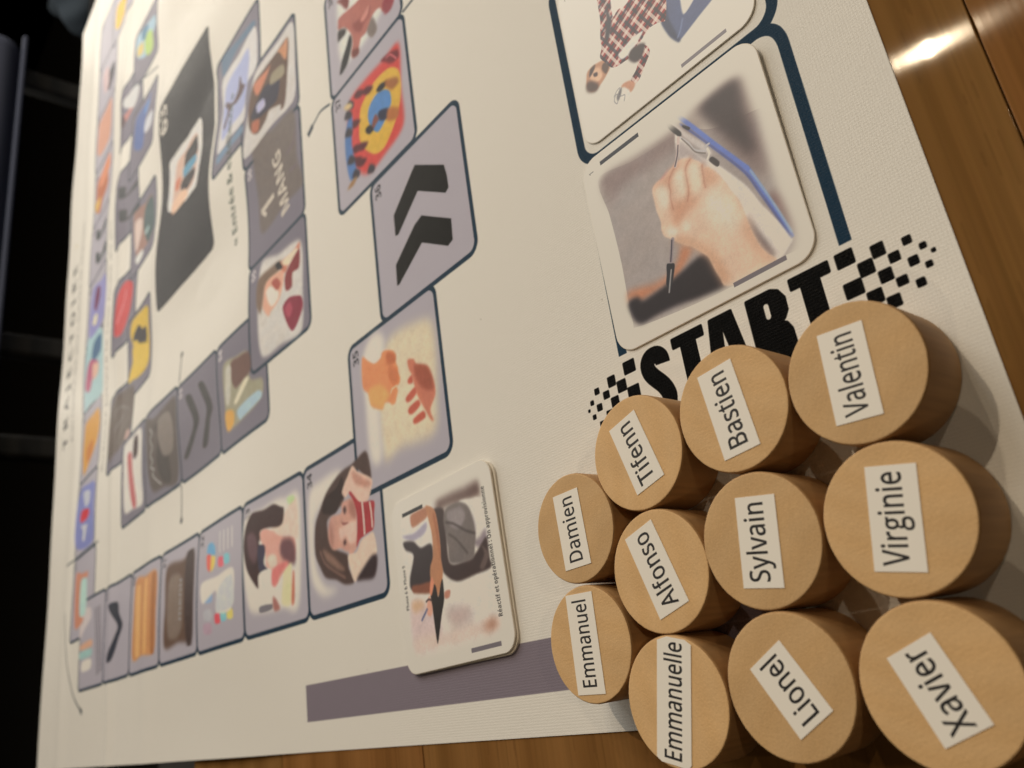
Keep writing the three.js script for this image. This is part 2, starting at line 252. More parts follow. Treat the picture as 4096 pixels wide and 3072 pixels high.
    [[222,166,78],1.2,0,[292.1,732.8,293,706.9,291.7,685.9,275,681.4,261.5,689.5,251.2,708.5,242.5,730.5,262.5,738.6,278.9,737.1]],
    [[209,133,68],1.4,0,[265.1,723.7,268.1,702.9,254.8,704.9,251.5,721.3]],
    [[174,212,226],1.2,0,[382,734.9,366.1,680.2,315.5,673.2,302.3,679.4,306.8,722.1,306,737.6,332,739.9]],
    [[189,96,136],0.9,0,[349.7,729.4,350.3,711.8,335.9,688.4,330.2,708.6,320.9,720.1,328.4,737]],
    [[229,189,176],0.8,0,[343.6,710.7,335.9,688.4,327.2,691.2,327.6,708.2]],
    [[79,117,160],0.9,0,[366.1,710,364,684.1,346.7,681.6,345.2,702.4,353.6,716.7]],
    [[103,93,91],1.6,0,[280.7,641.7,281.7,616.5,274.4,585.2,242.7,584,232.9,611.3,229.7,642.7,260.3,650.3]],
    [[143,138,142],0.5,0.9,[264.4,636,269.3,618.7,261,604,256.9,613.9,251.7,627.3,246.3,633.9]],
    [[134,126,128],0.5,0.9,[270.3,615.3,258.4,593.6,252.1,599.7,248.1,612.9,237.2,618.7]],
    [[196,166,163],0.6,0,[241.9,597.1,239.6,587,234.9,588.2,235,601.4]],
    [[231,231,239],1,0,[228.1,599,230.7,578.2,227.6,550.3,193,549.5,171.7,549.5,173,573.3,176.5,595.6,206.7,598.6]],
    [[74,56,60],0.8,0,[226.6,571.6,226.1,560.7,216.6,558.5,210.6,561.1,211.9,571.9]],
    [[198,114,120],0.8,0,[218.8,588.3,217.4,577.1,201.4,572.6,175.5,564.4,174,573.4,187.2,580.7,203,585.3]],
    [[94,86,86],1.2,0,[230.1,537.3,224.8,518.7,226.8,494.7,225.5,475.7,197.9,475.2,169.2,479.5,171.3,503.2,173,523,188.1,532.1,211.2,534.8]],
    [[68,61,62],1.4,0,[219.1,518.5,208.9,509.9,192.2,514.5,176.4,506,173.1,490.6,194.9,493.8,215.5,507.5]],
    [[132,124,123],0.8,0,[221.1,507.7,220.4,489.4,208.7,481.5,191.8,483.6,192.8,501.4,208.9,509.9]],
    [[207,210,218],0.35,0.9,[219.5,525.4,214.3,521,210.9,525,204,520.5,199.9,525.2,194.2,521.4,190.9,525.9,188.3,519.7,184.5,522.3,179,515.3,174.5,508.5]],
    [[65,65,70],0.35,0,[219,457.5,217,447.1,198.6,436,189.5,443.8,179.1,458.4,181.2,465.4,194.3,448.2,202.4,447.1]],
    [[65,65,70],0.35,0,[219.7,434.7,217.7,424.9,198.8,412.7,190.9,418,177.3,425.5,178.7,434,192.1,426.4,201.6,423]],
    [[167,166,147],1,0,[216.3,392.1,214.7,374,211.9,359.6,194.9,357.1,189.2,342.3,179.1,344.6,175.2,367,175.6,390.7,195.3,393.8]],
    [[116,86,81],0.8,0,[213.7,381.6,213.2,370.4,210.9,357.1,199.7,356,197.4,365.8,196.1,376.8,203.6,382]],
    [[239,236,215],0.6,0,[196.6,365.9,195.5,358.9,187.1,375.4,188.7,379.9]],
    [[178,210,239],0.6,0,[182.7,375.6,184.4,349.3,179.1,344.6,175.8,368.8,176.1,374.1]],
    [[229,177,86],0.8,0,[187.2,393.2,184.1,381.9,176.6,382.3,174.1,390.8,179.8,394.4]],
    [[207,208,202],0.8,0,[212.7,389.3,210.6,381.7,191,386.3,193,392]],
    [[221,221,224],1.2,0,[258.6,339,253.9,317.6,248.5,291.8,221,291.6,197.9,295.4,199.5,317.5,202,341.3,230.9,344.4]],
    [[129,109,97],1,0,[236.2,345.7,250.2,343.1,250.4,326.1,248.5,314.8,243.4,318.5,242.9,333.3,233.9,337.3,227.8,341.2]],
    [[232,181,162],0.5,0,[235.4,337.2,243.7,333.2,243.4,318.5,241,312.3,234.4,312.9,226.4,318.3,223.5,328.2,221.9,331.6,229.4,337.7]],
    [[239,239,234],0.6,0,[236.9,333.7,239.1,328.6,232.3,319.4,227.2,319.8,226.4,327.9]],
    [[181,96,88],0.5,0,[240.5,326.8,240.4,320.3,234.5,316,233,320.9]],
    [[211,136,117],0.7,0,[247.1,316.6,246.6,301,248.6,293.2,244.3,293.7,241.6,306,238.8,310.9]],
    [[239,226,206],0.5,0,[247,313.4,246.5,296.4,242.1,295.4,241.7,307.6]],
    [[44,40,45],0.35,0,[249.1,322,249,317.2,243.2,312.9,244.5,318.4]],
    [[138,55,63],0.5,0,[239.5,307.8,244.3,296.7,243.9,293,234.3,294.7,234.4,302.1,226.9,303.6,227.9,310.4,235.2,311.3]],
    [[144,51,75],0.35,0,[219.6,315,222.2,307.8,219.5,299.1,216.2,293.6,210.1,292.8,203.7,299.2,201.8,305.2,208.1,310.6]],
    [[181,80,105],0.7,0,[217.9,312.8,219.4,306.6,213.9,304.1,210.9,308.9]],
    [[117,109,110],1.4,0,[346.8,344,338.8,319.1,334.2,292.6,301.8,291,281.3,285.5,280.8,307.2,278.5,337.6,303.6,341.3]],
    [[115,103,121],0.8,1.2,[311.1,302.9,313.2,294.6,319.6,291.7]],
    [[115,103,121],0.8,1.2,[298.1,300.8,297,291.5]],
    [[214,214,219],0.2,0,[396.4,335.1,395.7,307.5,394.4,287.8,364.5,287.3,340.8,291.2,342,318.9,341.4,355.8,365.2,350.6,389,343.3]],
    [[96,73,65],0.6,0,[388.5,341.4,389.4,326.1,389,309.8,387.7,294.3,363.3,297.3,344.3,303.2,351.5,318.1,347.9,336.5,358,347.1,375,348.1]],
    [[204,147,113],0.5,0,[388.5,308.1,388.5,301.1,388.3,295.1,374.8,298,385,304.8]],
    [[204,131,104],0.6,0,[387.8,340.5,385.8,322.7,386.3,317.2,378.5,326.9,376.1,336.4]],
    [[46,45,70],0.6,0,[374.9,327.2,369.5,311.4,366.6,306.4,355.3,310.8,355.6,321.3,358.5,335.7,365.8,344.7]],
    [[183,186,231],0.5,0,[368.8,336.9,367.7,327.7,361.1,326.3,362.1,335.5]],
    [[214,214,219],0.5,0,[351.3,312.9,347.5,306.3,342.8,313.6,347.6,325.5,353.9,321.5]],
    [[183,110,87],0.5,0,[360,343.2,356.4,334,349.6,336.3,352.8,343.6]],
    [[156,149,130],0.6,0,[377.8,316,374.5,302.3,366.3,301.3,371.1,318.4]],
    [[96,123,157],0.8,0,[451,393.6,445.8,366.9,440.9,342.1,434.7,338.5,438.5,367.3,436,394.1]],
    [[214,216,224],0.2,0,[433.7,395.3,432.8,365.4,433.7,338.5,401.7,336.7,396.2,352.8,371.6,354.2,371.1,374.6,372.3,397.2,406.8,395]],
    [[167,179,231],0.8,0,[422.1,390,425,363.6,423.8,349.2,400.5,350.5,380.4,355.7,379.8,374.2,380.5,391.4]],
    [[88,66,75],0.5,0,[413,364.2,403.3,359.5,398.6,354.7,394.8,358.9,393.9,367.2,396.4,377.7,386.5,386.8,389.7,389.9,399,384.1,407.7,390.4,409.2,388.2,399.8,375.4,403.7,366.8]],
    [[117,147,183],0.9,0,[369.6,396.1,368.2,374.7,368.7,358.3,362.4,357.6,363.3,379.1,362.8,396.3]],
    [[162,127,122],0.9,0,[440.5,595.7,435.2,567.4,433.7,550.6,412.3,542.9,393.5,545,391.8,567.7,390,584.5,411.1,596.8]],
    [[78,100,107],0.9,0,[431.3,567.1,431.4,548.8,400.1,542.2,392.4,557.8,414.9,572.7]],
    [[221,203,201],0.7,0,[429.9,594.8,425.9,577,411.3,579.3,401.4,592.4]],
    [[162,192,201],0.5,0,[407.9,568.8,409.6,559,404.6,558.6,404.5,566.9]],
    [[221,226,234],0.7,0,[393.7,591.8,394.3,574.6,387.5,570.7,385,584.1]],
    [[67,71,80],0.8,0,[488.6,633.4,479.9,615.9,471.4,615.1,469,585.5,463.5,585.1,469.8,616.9,477,632.3]],
    [[67,71,80],0.8,0,[462.8,630.8,454.7,613.6,446.5,612.8,444.8,583.6,439.5,583.2,444.9,614.5,451.5,629.6]],
    [[76,84,90],0.9,0,[496.2,726.3,487.5,709.4,479.8,708.3,488.5,686,477.9,684.6,477.2,708.8,485.7,725.6]],
    [[76,84,90],0.9,0,[467.2,721.8,459.2,705.3,451.7,704.2,460.7,682.3,450.4,681,449.2,704.7,457,721.2]],
    [[206,73,80],0.6,0,[383.9,617.8,379.8,604.7,370.6,593.3,356.8,593.8,345.2,601.5,335.3,618.3,336.5,629.4,343.2,639.6,362.7,639.9,376,631.9]],
    [[230,158,172],0.4,1.6,[373.4,611.3,362,617.4,348.5,627.1]],
    [[221,190,73],0.8,0,[334.4,590.2,332.8,566.8,327.6,545.9,312.1,544.9,279.6,547.5,283.1,589.1,308.8,588,324.6,596.1]],
    [[48,46,53],0.5,0,[321.2,585.7,323.2,572.6,315.4,562.3,313.4,552.7,302.8,550.5,296.3,557.9,302.6,567.8,312.5,578.3,315.7,588.6]],
    [[229,198,78],0.8,0,[310.3,588.3,299.4,552,284.6,546.5,281.9,563.3,282.9,599.3,290.1,598.3,298,590.6]],
    [[151,152,214],1,0,[430.3,728.9,425.5,696.9,423.5,679.5,395.5,675.8,376.1,683.5,378,729.4,400.3,737.8]],
    [[119,58,102],0.8,0,[424.6,714.4,420.6,700.5,409.1,698.8,400,710.6,408.8,720.9]],
    [[230,226,201],0.6,0,[397.2,719,393.6,705.2,384.5,708.2,389.4,722.3]],
    [[189,118,90],1,0,[535.2,738.6,560.8,735.3,558.1,702.1,533.9,692,524.9,711.1,514.7,718.9,522,734.1]],
    [[221,181,102],0.8,0,[536.8,741.2,534.2,721.8,524.2,725,523.6,736.7]],
    [[223,149,118],1,0,[562.3,721.2,567.7,703.4,567.9,689.8,551.5,687.7,545.7,714.1,552,729.2]],
    [[214,164,147],1.2,0,[634.4,734.2,636.9,708,636.1,689.4,608.3,685.9,588,692.4,588,725,598.6,738.7,620,737]],
    [[59,58,75],0.8,0,[682.4,709.3,684.9,695.4,680.4,685.6,664.3,685.9,656.2,701.2,666,711.9]],
    [[208,186,195],0.9,0,[695.5,730.6,693.7,710.8,667.5,707.4,664.8,721.4]],
    [[231,192,63],0.7,0,[748.2,677.2,734.7,646.4,725.6,632.5,715.7,640.2,711.4,666.3,722.6,683.6,737.6,683]],
    [[92,114,176],1,0,[545.1,597,543.2,571.1,545.1,557.1,524.5,569.9,494.9,571.4,509.8,597.9,530.1,601.4]],
    [[208,214,231],0.8,0,[521.9,566.2,518.8,548.7,503.7,547.9,505.1,565.1,514.5,571]],
    [[100,140,207],0.8,0,[538.7,574.4,541.9,567.5,537.9,560.2,528.8,570.2]],
    [[198,136,137],0.8,0,[570.5,622.4,576.8,611.2,572.3,601.1,566.1,602.5,564.3,617.9,560.9,629.5,570.3,634.5]],
    [[100,84,94],0.8,0,[576.6,643.4,567.2,630.1,559.4,629.4,559.2,637.5,568.6,644.6]],
    [[214,218,226],0.8,0,[589.4,632.3,584.6,600.2,573.9,591.7,564.5,606.2,579.8,631.4]],
    [[156,192,219],1,0,[640.2,596.8,629,562.1,620.6,543.7,607,543,604.3,560.6,595.3,570.9,611.2,594.6,629.1,601.8]],
    [[173,207,111],0.8,0,[620,572.5,611.8,553.9,590.6,550.9,590.7,563.4,601.4,573.2]],
    [[214,192,111],0.7,0,[624,595.5,618.7,579.9,606.2,579.1,612.8,594.7]],
    [[63,120,159],0.8,0,[638,585,627.6,565.6,616.9,572.3,625.2,584.1]],
    [[223,225,234],0.2,0,[430.5,437.2,432.9,466.8,433.2,502.3,388.7,500.9,373.8,466.2,372,436.9]],
    [[214,183,171],0.8,0,[422.3,488.9,424.4,469.4,426.7,456,422.8,445.5,397,443,379.4,445.6,379.7,474.2,389.6,491]],
    [[52,51,58],0.6,0,[422.3,461.3,422.6,446.8,407.4,445.5,407.2,463.8,411.4,472,421,469.4]],
    [[94,155,193],0.5,0,[410.2,472,406.9,448.1,398.4,446.8,399.5,469.1,405.5,473.3]],
    [[55,49,56],0.6,0,[399,471.8,394.9,448.1,384.7,445.5,381.9,463.6,392.9,474.4]],
    [[204,125,102],0.5,0,[407.5,488.6,405,477.4,395.4,480,399.5,488.4]],
    [[236,199,177],0.8,0,[388.7,490.9,387.1,466.3,373.7,453.2,373.4,474.1,377,487.9]],
    [[236,226,205],2.5,0,[139.7,227.3,158.5,217.6,158,196.4,151.2,183.8,119.2,186.8,108.7,191.5,110.4,214.7,109.7,227.5]],
    [[238,239,239],2,0,[159.4,238.4,166.7,227.8,159.4,219.7,136.2,227.8,110.3,229.6,112.8,238.1,137.7,239.1]],
    [[238,158,115],0.5,0,[159.6,239,156.3,234.1,153.1,229.3,153.5,224,155.5,222.6,155.3,219.3,152.9,214.1,149.9,211.9,147.4,212.6,144.1,211.2,141.9,211.8,139.5,210.3,137.1,211.3,136.5,213.7,134.4,212.8,131.9,214.3,130,215.5,130.1,218.3,131.9,220.2,132.9,223.9,130.9,225.8,132.9,230.6,135.9,234.7,140.9,235.7,146.4,240.3]],
    [[239,185,123],1,0,[142.7,235.5,141.7,225.9,134.9,219.2,132.9,223.9,130.9,225.8,135.4,234.2]],
    [[208,124,90],0.7,0,[153.8,218.4,150.9,212.8,147.2,212.9,148,218.2,151.8,219.8]],
    [[220,136,98],0.7,0,[147.3,217.8,143.7,211.8,138.2,211.7,138.2,216.5,143.4,218.9]],
    [[239,239,211],0.25,0.5,[136.9,213.5,136.6,217.3,135.2,218.3]],
    [[213,134,115],0.5,0,[144.5,203.8,143.1,199.5,140.1,197.5,136.8,190.7,132.1,188.2,127.7,187.1,123.4,187.4,118.7,191.6,113.8,190.1,115,192.2,119.9,195.1,125,198.1,129.8,200.3,136.7,201.6,140.4,203.5]],
    [[174,100,85],0.8,0,[140.6,199.4,136.8,191.2,131.1,188.4,126,188.4,129.1,195.4,135.3,199.3]],
    [[204,107,93],0.4,0,[137.1,201.8,136.2,205,134.4,204.7,133.8,201.6]],
    [[204,107,93],0.4,0,[131.4,200.8,129.4,207.4,127.3,207.2,126.9,204.3,128.5,200]],
    [[204,107,93],0.4,0,[125.5,199.5,124.4,206.2,122.3,206.6,121.2,203.7,122.9,198]],
    [[204,107,93],0.4,0,[119.9,196.6,118.9,203.6,116.8,203.5,116.4,199.6,117.1,195.2]],
    [[214,78,77],1.4,0,[293.4,233.2,297.1,228.9,297.3,214.2,296.1,199.2,295,186.2,271.5,187.9,251.9,189.1,247,204.7,246.3,221.6,258.5,233,277.7,236.6]],
    [[225,185,77],0.4,0,[274.3,225.3,284.3,222.7,288.6,215.4,290.3,207,288.4,196,282.1,188.8,272.8,187.7,264.2,190.2,257.1,195.5,250.7,205.2,252.3,213.8,260.5,221.9,268,225.6]],
    [[88,142,213],0.35,0,[274.3,216.9,280.1,214.9,282.4,208.2,279.7,200.7,275.5,196.9,269.1,196.8,264.4,201.9,261.7,209,266.5,214]],
    [[45,46,54],0.4,0,[284.4,207.9,285.4,204.3,282.7,198,281,200.4,281.5,204.9]],
    [[164,107,67],0.8,0,[284.2,199.9,279.4,190.9,275.4,189.4,275.3,194.8,280.3,199.5]],
    [[49,52,80],0.5,0,[271.9,207.5,268.7,200.2,263.5,198.8,264.5,204.1,268,208.1]],
    [[131,78,74],0.4,0,[270.4,213.4,272.4,210.2,268,208.1,266.9,210.5,265.6,214.7]],
    [[45,41,47],0.4,0,[270.6,219.8,270.2,215.8,265.8,213,265.4,216.5,268.2,219.6]],
    [[186,117,67],0.8,0,[268,199.2,262.4,191.5,258.2,193.2,262.4,201.2]],
    [[120,48,59],0.6,0,[297.4,201.9,296.2,194.7,292.6,187.6,288,187.3,289.4,193.6,294,198.4]],
    [[225,117,130],0.3,0.8,[295.1,197.1,294.7,193.8,288.9,189.3]],
    [[92,41,52],0.6,0,[295.3,227.9,296.5,224,292.3,217.9,291,221.1,292.1,224.6]],
    [[92,41,52],0.6,0,[291.5,219.8,292.8,216,288.7,210.1,287.3,213.2,288.4,216.7]],
    [[92,41,52],0.6,0,[281.2,233.6,282.6,229.7,278.6,223.5,277.2,226.7,278.2,230.3]],
    [[92,41,52],0.6,0,[266.9,234.3,268.3,230.4,264.6,224.3,263.1,227.5,264,231]],
    [[92,41,52],0.6,0,[264.5,228.5,265.9,224.7,262.3,218.7,260.8,221.8,261.7,225.3]],
    [[92,41,52],0.6,0,[260.3,235.2,261.7,231.3,258.1,225.2,256.6,228.4,257.4,231.9]],
    [[92,41,52],0.6,0,[256.7,230.8,258.2,227,254.6,221,253.1,224.1,253.9,227.6]],
    [[86,128,196],0.7,0,[277.9,239.1,287.9,234,284.7,230.6,271.6,233,255.7,230.9,251,228,251.4,236.4,262.5,239.3]],
    [[62,59,72],0.6,0,[289.1,238.3,292.3,235.3,288.2,230.8,285.6,232.4]],
    [[62,59,72],0.6,0,[279,239,282.2,236,278.3,231.5,275.7,233.1]],
    [[62,59,72],0.6,0,[262.5,238.6,265.7,235.7,262,231.3,259.5,232.8]],
    [[62,59,72],0.6,0,[252.3,235.1,255.5,232.2,252,227.8,249.4,229.4]],
    [[62,59,72],0.6,0,[246.6,221.6,249.7,218.8,246.4,214.7,243.9,216.2]],
    [[62,59,72],0.6,0,[293.4,235.8,296.6,232.8,292.5,228.3,289.9,229.9]],
    [[218,197,155],0.6,0,[296.1,238,295.5,232.9,291.6,229.7,292.2,234.7]],
    [[164,128,92],0.7,0,[248.9,240.5,251.3,235.2,250.5,230.5,248,234.4]],
    [[227,233,239],2,0,[363.1,236.9,367.4,228.9,349.6,201.8,329.7,190.6,322.7,198.6,318.5,213.7,320.5,233.4,331.9,238.4,345.2,237.5]],
    [[182,115,110],0.5,0,[349.6,237.4,352.5,236.6,352.1,232.5,350.4,227.1,347.7,217.2,347.8,209.5,342,195.7,330,187.8,325.6,191.2,322.8,194.4,322.2,195.9,326.5,198.1,328.1,202.1,327.1,205.9,322.9,211.6,323.4,216.8,319.5,219.6,317.7,224.4,320.8,227.1,327.5,224.6,334.5,226,342.5,231.3,346.1,237.4]],
    [[152,86,85],0.8,0,[337.6,223.2,335.2,215.9,335.2,211.3,335.4,206.1,330.5,207.6,329.6,212.1,327.8,216.9,333.3,222.3]],
    [[212,147,142],0.6,0,[334.3,216,335.6,211.3,336.4,206.7,332,208.8,331.2,213.4]],
    [[130,72,73],0.7,0,[365,236.7,357.9,225.2,351.6,226.1,353.2,229.1,359.8,233.2]],
    [[152,72,85],0.7,0,[326.9,195.9,328,190.8,321.6,185.7,318,189,318.9,193.7,321.7,195.3]],
    [[44,45,50],0.5,0,[333.8,226.9,329.8,225.1,324.7,226.6,318.8,231.3,317.1,237.1,318.8,239.3,325,236,329.2,231.5]],
    [[59,54,58],0.7,0,[345.2,237.5,341.4,230.7,338.1,230.3,338.3,235.9,339.1,238.7]],
    [[130,120,120],0.7,0,[322.8,210.9,326.9,205.2,318.7,202.1,315.9,203.2,316.2,207.5]],
    [[119,65,63],0.7,0,[322.8,226,319.5,219.6,316.1,220.1,317.8,225.2]]
  ],
  chev: [
    [[43,39,36],0,0,[213.2,203.5,224.6,188.1,227.2,184.2,214.6,164.6,209,163.5,203.1,163.4,201.9,165.7,214,184.1,202.3,201.3,202.8,203.8]],
    [[43,39,36],0,0,[189.5,205.5,200.2,188.9,201.6,183.4,189.1,164.2,179.9,164.9,178.9,168.3,189.5,185.1,179.5,204.1,179.6,206.1]]
  ]
};
function canvasFor(x0, y0, x1, y1, s) {
  const c = document.createElement('canvas');
  c.width = Math.round((x1 - x0) * s); c.height = Math.round((y1 - y0) * s);
  const g = c.getContext('2d');
  g.setTransform(s, 0, 0, -s, -x0 * s, y1 * s);
  g.lineJoin = 'round'; g.lineCap = 'round';
  g.area = [x0, y0, x1, y1]; g.s = s;
  return [c, g];
}
const PAPER = '#e6e5e2', BLUE = '#21394f', INK = '#0d0d0e';
function smooth(g, p, closed) {   // a cardinal spline through the points
  const n = p.length / 2, at = (i) => closed ? ((i + n) % n) * 2 : Math.min(n - 1, Math.max(0, i)) * 2, k = 0.15;
  g.beginPath(); g.moveTo(p[0], p[1]);
  for (let i = 0; i < (closed ? n : n - 1); i++) {
    const a = at(i - 1), b = at(i), c = at(i + 1), d = at(i + 2);
    g.bezierCurveTo(p[b] + k * (p[c] - p[a]), p[b + 1] + k * (p[c + 1] - p[a + 1]), p[c] - k * (p[d] - p[b]), p[c + 1] - k * (p[d + 1] - p[b + 1]), p[c], p[c + 1]);
  }
  if (closed) g.closePath();
}
function inArea(g, p, pad) {
  let a = 1e9, b = 1e9, c = -1e9, d = -1e9;
  for (let i = 0; i < p.length; i += 2) { a = Math.min(a, p[i]); c = Math.max(c, p[i]); b = Math.min(b, p[i + 1]); d = Math.max(d, p[i + 1]); }
  const [x0, y0, x1, y1] = g.area;
  return !(c + pad < x0 || a - pad > x1 || d + pad < y0 || b - pad > y1) && [a - pad, b - pad, c + pad, d + pad];
}
function plaid(g, p) {
  g.save(); smooth(g, p, true); g.clip();
  g.fillStyle = '#a3262c'; g.fillRect(150, 0, 120, 120);
  g.translate(205, 70); g.rotate(0.42);
  for (let i = -40; i < 40; i++) {
    const q = i * 4.2;
    g.fillStyle = 'rgba(30,30,52,.72)'; g.fillRect(q, -90, 1.2, 180); g.fillRect(-90, q, 180, 1.0);
    g.fillStyle = 'rgba(236,228,222,.8)'; g.fillRect(q + 2.1, -90, 1.05, 180); g.fillRect(-90, q + 2.0, 180, 1.0);
    g.fillStyle = 'rgba(60,20,26,.5)'; g.fillRect(q + 3.3, -90, 0.6, 180);
  }
  g.restore();
}
function draw(g, ops) {
  for (const [color, blur, line, p] of ops) {
    const box = inArea(g, p, blur * 2.5 + line + 0.5);
    if (!box) continue;
    if (color === 'plaid') { plaid(g, p); continue; }
    const paint = `rgb(${color.join()})`;
    g.save();
    g.beginPath(); g.rect(box[0], box[1], box[2] - box[0], box[3] - box[1]); g.clip();
    if (blur) g.filter = `blur(${(blur * 0.85 * g.s).toFixed(2)}px)`;
    smooth(g, p, !line);
    if (line) { g.strokeStyle = paint; g.lineWidth = line; g.stroke(); } else { g.fillStyle = paint; g.fill(); }
    g.restore();
  }
}
function layer(g, ops) {   // the photographs of the print, with the mottled grain of a screened picture
  const [x0, y0, x1, y1] = g.area, [c, q] = canvasFor(x0, y0, x1, y1, g.s);
  draw(q, ops);
  const img = q.getImageData(0, 0, c.width, c.height), d = img.data;
  for (let j = 0, o = 0; j < c.height; j++) for (let i = 0; i < c.width; i++, o += 4) {
    if (!d[o + 3]) continue;
    const x = x0 + i / g.s, y = y1 - j / g.s, big = noise(x / 3.1 + 50, y / 3.1 + 50, 71) - 0.5, mid = noise(x / 1.1 + 20, y / 1.1 + 20, 72) - 0.5, fine = noise(x / 0.32, y / 0.32, 73) - 0.5;
    const k = 1 + 0.05 * big + 0.04 * mid + 0.05 * fine, warm = 0.015 * (noise(x / 4.3 + 90, y / 4.3, 74) - 0.5);
    d[o] = Math.min(236, d[o] * (k + warm)); d[o + 1] = Math.min(233, d[o + 1] * k); d[o + 2] = Math.min(230, d[o + 2] * (k - warm));
  }
  q.putImageData(img, 0, 0);
  return c;
}
function stamp(g, c) { g.save(); g.setTransform(1, 0, 0, 1, 0, 0); g.drawImage(c, 0, 0); g.restore(); }
function rr(g, x0, y0, x1, y1, r) { g.beginPath(); g.roundRect(x0, y0, x1 - x0, y1 - y0, r); }
function words(g, text, x, y, size, { turn = 0, width, bold, color = INK, align = 'left' } = {}) {
  g.save(); g.translate(x, y); g.rotate(turn); g.scale(size / 40, -size / 40);
  g.font = `${bold ? 'bold ' : ''}40px sans-serif`; g.fillStyle = color; g.textBaseline = 'alphabetic';
  const w = g.measureText(text).width;
  if (width) g.scale(width * 40 / size / w, 1);
  g.fillText(text, align === 'center' ? -w / 2 : 0, 0);
  g.restore();
}
function cell(g, x0, y0, x1, y1, fill, number, { edge = BLUE, lw = 2.2, r = 5, ink = '#30343f' } = {}) {
  if (!inArea(g, [x0, y0, x1, y1], 4)) return;
  rr(g, x0, y0, x1, y1, r); g.fillStyle = fill; g.fill();
  g.strokeStyle = edge; g.lineWidth = lw; g.stroke();
  if (number) words(g, number, x1 - 10.4, y1 - 8.6, 6.8, { color: ink, bold: true });
}
function startFlag(g) {
  const mid = 57.35, q = (x1, x0, y0, y1) => { for (const s of [1, -1]) { const a = mid + s * (y0 - mid), b = mid + s * (y1 - mid); rr(g, x0, Math.min(a, b), x1, Math.max(a, b), 0.45); g.fill(); } };
  g.fillStyle = INK;
  for (const k of [0, 1, 2]) q(99.2 - 7.8 * k, 95.2 - 7.8 * k, 25.4, 20.8);
  for (const k of [0, 1]) q(94.6 - 7.4 * k, 90.9 - 7.2 * k, 20.9, 17.2);
  for (const k of [0, 1, 2]) q(97.2 - 6.5 * k, 93.8 - 6.3 * k, 17.1, 13.9);
  for (const k of [0, 1]) q(93.5 - 6 * k, 91 - 5.8 * k, 13.9, 11.3);
  for (const [x, y, h] of [[94.6, 9.1, 1.05], [91.8, 6.4, 0.8], [89.8, 4.7, 0.55], [89.5, 9.1, 1.15], [87.3, 6.4, 0.8], [84.2, 9.1, 1.05]]) q(x + h, x - h, y - h, y + h);
}
function startWord(g) {
  const poly = (...p) => { g.beginPath(); p.forEach(([x, y], i) => (i ? g.lineTo(x, y) : g.moveTo(x, y))); g.closePath(); };
  const fat = () => { g.fillStyle = g.strokeStyle = INK; g.lineWidth = 1.1; g.fill(); g.stroke(); };
  for (const y of [0, -37.5]) { poly([98.5, 75 + y], [98.5, 65 + y], [96.2, 65 + y], [96.2, 67.9 + y], [79.5, 67.9 + y], [79.5, 72.3 + y], [96.2, 72.3 + y], [96.2, 75 + y]); fat(); }
  poly([98.5, 62], [98.5, 55.3], [79.5, 52.6], [79.5, 56.8], [83.2, 57.2], [83.2, 60.2], [79.5, 60.6], [79.5, 64.8]); fat();
  poly([98.5, 50.2], [98.5, 43.2], [97.6, 41.3], [95.2, 40], [92, 40.1], [90.4, 41.2], [89.6, 42.6], [88.8, 41], [87, 40.1], [79.5, 39.9], [79.5, 44.2], [87.2, 44.9], [87.2, 45.4], [79.5, 45.8], [79.5, 50.2]); fat();
  g.fillStyle = PAPER;
  poly([94.2, 58.75], [87, 59.6], [87, 57.6]); g.fill();
  rr(g, 91.6, 44.5, 95.8, 45.9, 0.7); g.fill();
  g.strokeStyle = INK; g.lineWidth = 5.1; g.lineCap = 'butt';
  g.beginPath(); g.moveTo(93.6, 79.6); g.bezierCurveTo(95.6, 79.4, 97, 80.6, 97, 82.4); g.bezierCurveTo(97, 84.6, 95.4, 85.4, 93.4, 85); g.bezierCurveTo(90.2, 84.2, 88.6, 80.4, 84.6, 79.6); g.bezierCurveTo(82.2, 79.2, 81, 80.6, 81, 82.2); g.bezierCurveTo(81, 84.2, 82.4, 85, 84.4, 84.8); g.stroke();
  g.lineCap = 'round';
}
function arrow(g, pts, head) {
  g.strokeStyle = '#44505f'; g.lineWidth = 1.6; smooth(g, pts, false); g.stroke();
  if (head) { g.fillStyle = '#3b4757'; g.save(); g.translate(pts[pts.length - 2], pts[pts.length - 1]); g.rotate(head); g.beginPath(); g.rect(-1, -2, 6.5, 4); g.fill(); g.restore(); }
}
